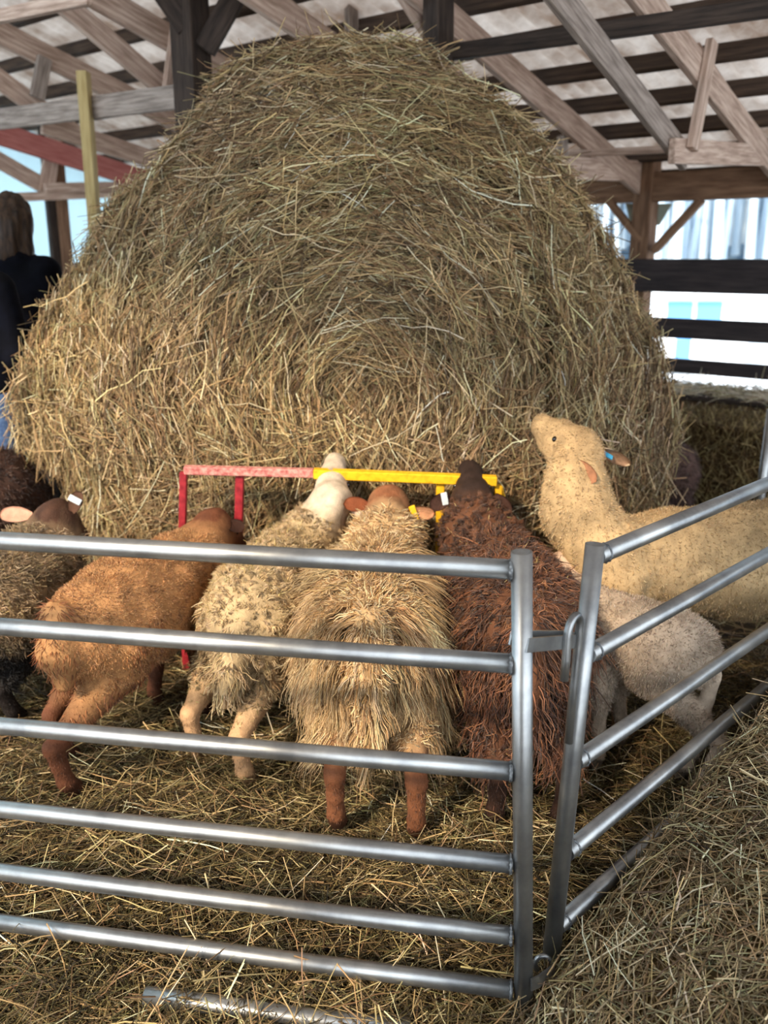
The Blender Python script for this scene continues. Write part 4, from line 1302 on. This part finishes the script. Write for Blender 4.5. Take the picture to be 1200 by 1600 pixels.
# lamb below it
LM = [(176, 158, 138), (156, 134, 114), (192, 176, 158)]
p_ = at(880, 890, 2.66); mz = at(848, 925, 2.76)
make_sheep('small pale lamb standing under the tan sheep, its tail to the right', GRP,
    at(1068, 1018, 2.36), at(958, 985, 2.50), 0.105, 0.095, [(at(912, 935, 2.60), 0.065)], p_, mz,
    [ground(1062, 1222), ground(1088, 1240)], tail=[(at(1105, 1000, 2.34), 0.026), (at(1112, 1055, 2.33), 0.024), (at(1102, 1108, 2.34), 0.02)],
    ears=[dict(at=at(862, 872, 2.64), d=(-0.7, -0.2, 0.32), n=(0, -0.7, 0.7), L=0.075, W=0.045, ci=(230, 186, 158), co=(214, 180, 150)),
          dict(at=at(892, 873, 2.64), d=(0.9, -0.25, 0.05), n=(0, -0.85, 0.5), L=0.085, W=0.05, ci=(236, 188, 156), co=(214, 180, 150))],
    cols=LM, legcol=(170, 150, 130), facecol=(190, 162, 138), seed=108, head_r=(0.056, 0.034), leg_s=0.8, vox=0.011, wbump=0.003, thigh=0.75,
    woolspec=[dict(n=20000, L=(0.007, 0.014), W=(0.002, 0.0035), nrm=0.6, down=0.4, rnd=0.35, clump=0.4, cf=60, face=0.055)], name='lamb', cat='lamb')

# purplish brown sheep behind the bale on the right
PB = [(92, 70, 64), (76, 56, 52), (108, 84, 76)]
p_ = at(983, 765, 5.12); mz = at(962, 785, 5.22)
make_sheep('dusky brown sheep with its rump showing past the lower right flank of the bale', GRP,
    at(1047, 736, 4.55), at(1008, 742, 4.92), 0.15, 0.145, [(at(992, 752, 5.02), 0.09)], p_, mz,
    [at(1032, 840, 4.50) * X((1, 1, 0)), at(1066, 840, 4.56) * X((1, 1, 0))], ears=[dict(at=at(968, 758, 5.06), d=(-0.6, -0.7, 0.2), n=(0, -1, 0.2), L=0.08), dict(at=at(998, 755, 5.14), d=(0.6, 0.7, 0.2), n=(0, -1, 0.2), L=0.08)],
    cols=PB, legcol=(60, 46, 42), facecol=(70, 52, 46), seed=109, vox=0.016,
    woolspec=[dict(n=6000, L=(0.015, 0.03), W=(0.004, 0.006), down=0.5, rnd=0.4, clump=0.6, cf=40, wave=0.2)])

# ================================================================== PEOPLE
def person(label, x, y, face, hcol, coat, legs_, height, hairlong, seed):
    """standing figure, face = heading (rad, 0 = +Y, clockwise)"""
    f = X((math.sin(face), math.cos(face), 0)); l = X((-f[1], f[0], 0)); o = X((x, y, 0.0)); k = height / 1.75
    P = lambda a, b, z: o + f * a * k + l * b * k + X((0, 0, z * k))
    root = empty('person', o); tag(root, label, 'person', None)
    def part(nm, B, mat, parent, vox=0.016):
        V, Fq = B.mesh(vox)
        return link(nm, np_mesh(nm, V - o, Fq, np.tile(lin(206, 160, 134), (len(V), 1))), mat, parent)
    def figure(B, d, which):
        if 'top' in which:
            B.chain([(P(0, 0, 0.98), 0.125 + d), (P(-0.01, 0, 1.15), 0.118 + d), (P(0.0, 0, 1.32), 0.135 + d), (P(-0.01, 0, 1.42), 0.085 + d)], 't', 0.05, l, 1.35)
            for s in (1, -1):
                B.chain([(P(-0.01, s * 0.17, 1.40), 0.062 + d), (P(0.02, s * 0.215, 1.12), 0.048 + d), (P(0.22, s * 0.15, 1.04), 0.036 + d)], 't', 0.03)
        if 'legs' in which:
            for s in (1, -1):
                B.chain([(P(0, s * 0.085, 0.94), 0.105 + d), (P(0.02, s * 0.095, 0.50), 0.066 + d), (P(-0.02, s * 0.10, 0.09), 0.045 + d)], 'l', 0.03)
        if 'feet' in which:
            for s in (1, -1):
                B.chain([(P(-0.03, s * 0.10, 0.055), 0.05 + d), (P(0.13, s * 0.115, 0.04), 0.038 + d)], 'l', 0.02)
        if 'head' in which:
            B.chain([(P(0, 0, 1.42), 0.055), (P(0.02, 0, 1.55), 0.05)], 'h', 0.02)
            B.chain([(P(0.02, 0, 1.655), 0.092), (P(0.05, 0, 1.585), 0.062)], 'h', 0.03, l, 0.86)
            B.chain([(P(0.10, 0, 1.64), 0.012), (P(0.122, 0, 1.605), 0.015)], 'h', 0.012)
            for s in (1, -1): B.seg(P(0.02, s * 0.078, 1.655), P(0.015, s * 0.08, 1.62), 0.016, 0.012, 'h', 0.01)
        if 'hands' in which:
            for s in (1, -1):
                B.chain([(P(0.22, s * 0.15, 1.04), 0.03), (P(0.29, s * 0.135, 1.03), 0.034)], 'h', 0.02)
                for q in range(4):
                    b = P(0.30, s * (0.110 + 0.018 * q), 1.035)
                    B.chain([(b, 0.0105), (b + f * 0.035 + X((0, 0, -0.012)), 0.0095), (b + f * (0.052 - 0.004 * abs(q - 1)) + X((0, 0, -0.04)), 0.008)], 'h', 0.006)
                B.chain([(P(0.25, s * 0.115, 1.045), 0.013), (P(0.285, s * 0.085, 1.035), 0.011), (P(0.315, s * 0.085, 1.015), 0.009)], 'h', 0.008)
    B = Blob(); figure(B, 0.0, ('top', 'legs', 'feet', 'head', 'hands'))
    part('body', B, M['skin'], root, 0.013)
    for s in (1, -1):
        link('eye', sphere_mesh('eye', 0.011), M['eye'], root, Vector(P(0.098, s * 0.033, 1.665) - o))
    B = Blob(); figure(B, 0.022, ('top',))
    B.chain([(P(-0.075, 0.07, 1.46), 0.05), (P(-0.105, 0, 1.44), 0.055), (P(-0.075, -0.07, 1.46), 0.05)], 't', 0.04)   # hood
    B.chain([(P(0, 0, 0.98), 0.14), (P(0, 0, 0.86), 0.145)], 't', 0.04, l, 1.3)
    part('jacket', B, coat, root)
    B = Blob(); figure(B, 0.014, ('legs',)); part('trousers', B, legs_, root)
    B = Blob(); figure(B, 0.012, ('feet',)); part('shoes', B, M['trousers'], root)
    B = Blob()
    B.chain([(P(0.0, 0, 1.675), 0.104), (P(-0.03, 0, 1.62), 0.095)], 'h', 0.03, l, 0.9)
    if hairlong:
        B.chain([(P(-0.045, 0, 1.62), 0.085), (P(-0.085, 0, 1.50), 0.07), (P(-0.115, 0, 1.36), 0.045)], 'h', 0.04, l, 1.25)
        for s in (1, -1): B.chain([(P(0.005, s * 0.075, 1.65), 0.035), (P(-0.03, s * 0.09, 1.50), 0.035), (P(-0.07, s * 0.10, 1.40), 0.025)], 'h', 0.03)
    V, Fq = B.mesh(0.012)
    V = V + 0.006 * noise(V * X((1, 1, 0.15)), 90)[:, None] * unit(V - P(0, 0, 1.6))
    link('hair', np_mesh('hair', V - o, Fq), M['hair'], root)
    return root
q = at(24, 400, 4.7)
person('standing person with long brown hair, black jacket and black trousers left of the bale', q[0], q[1], math.radians(18), None, M['coat'], M['trousers'], 1.80, True, 1)
q = at(-44, 500, 4.12)
person('person in blue jeans and dark jacket cut by the left edge', q[0], q[1], math.radians(20), None, M['coat'], M['jeans'], 1.72, False, 2)
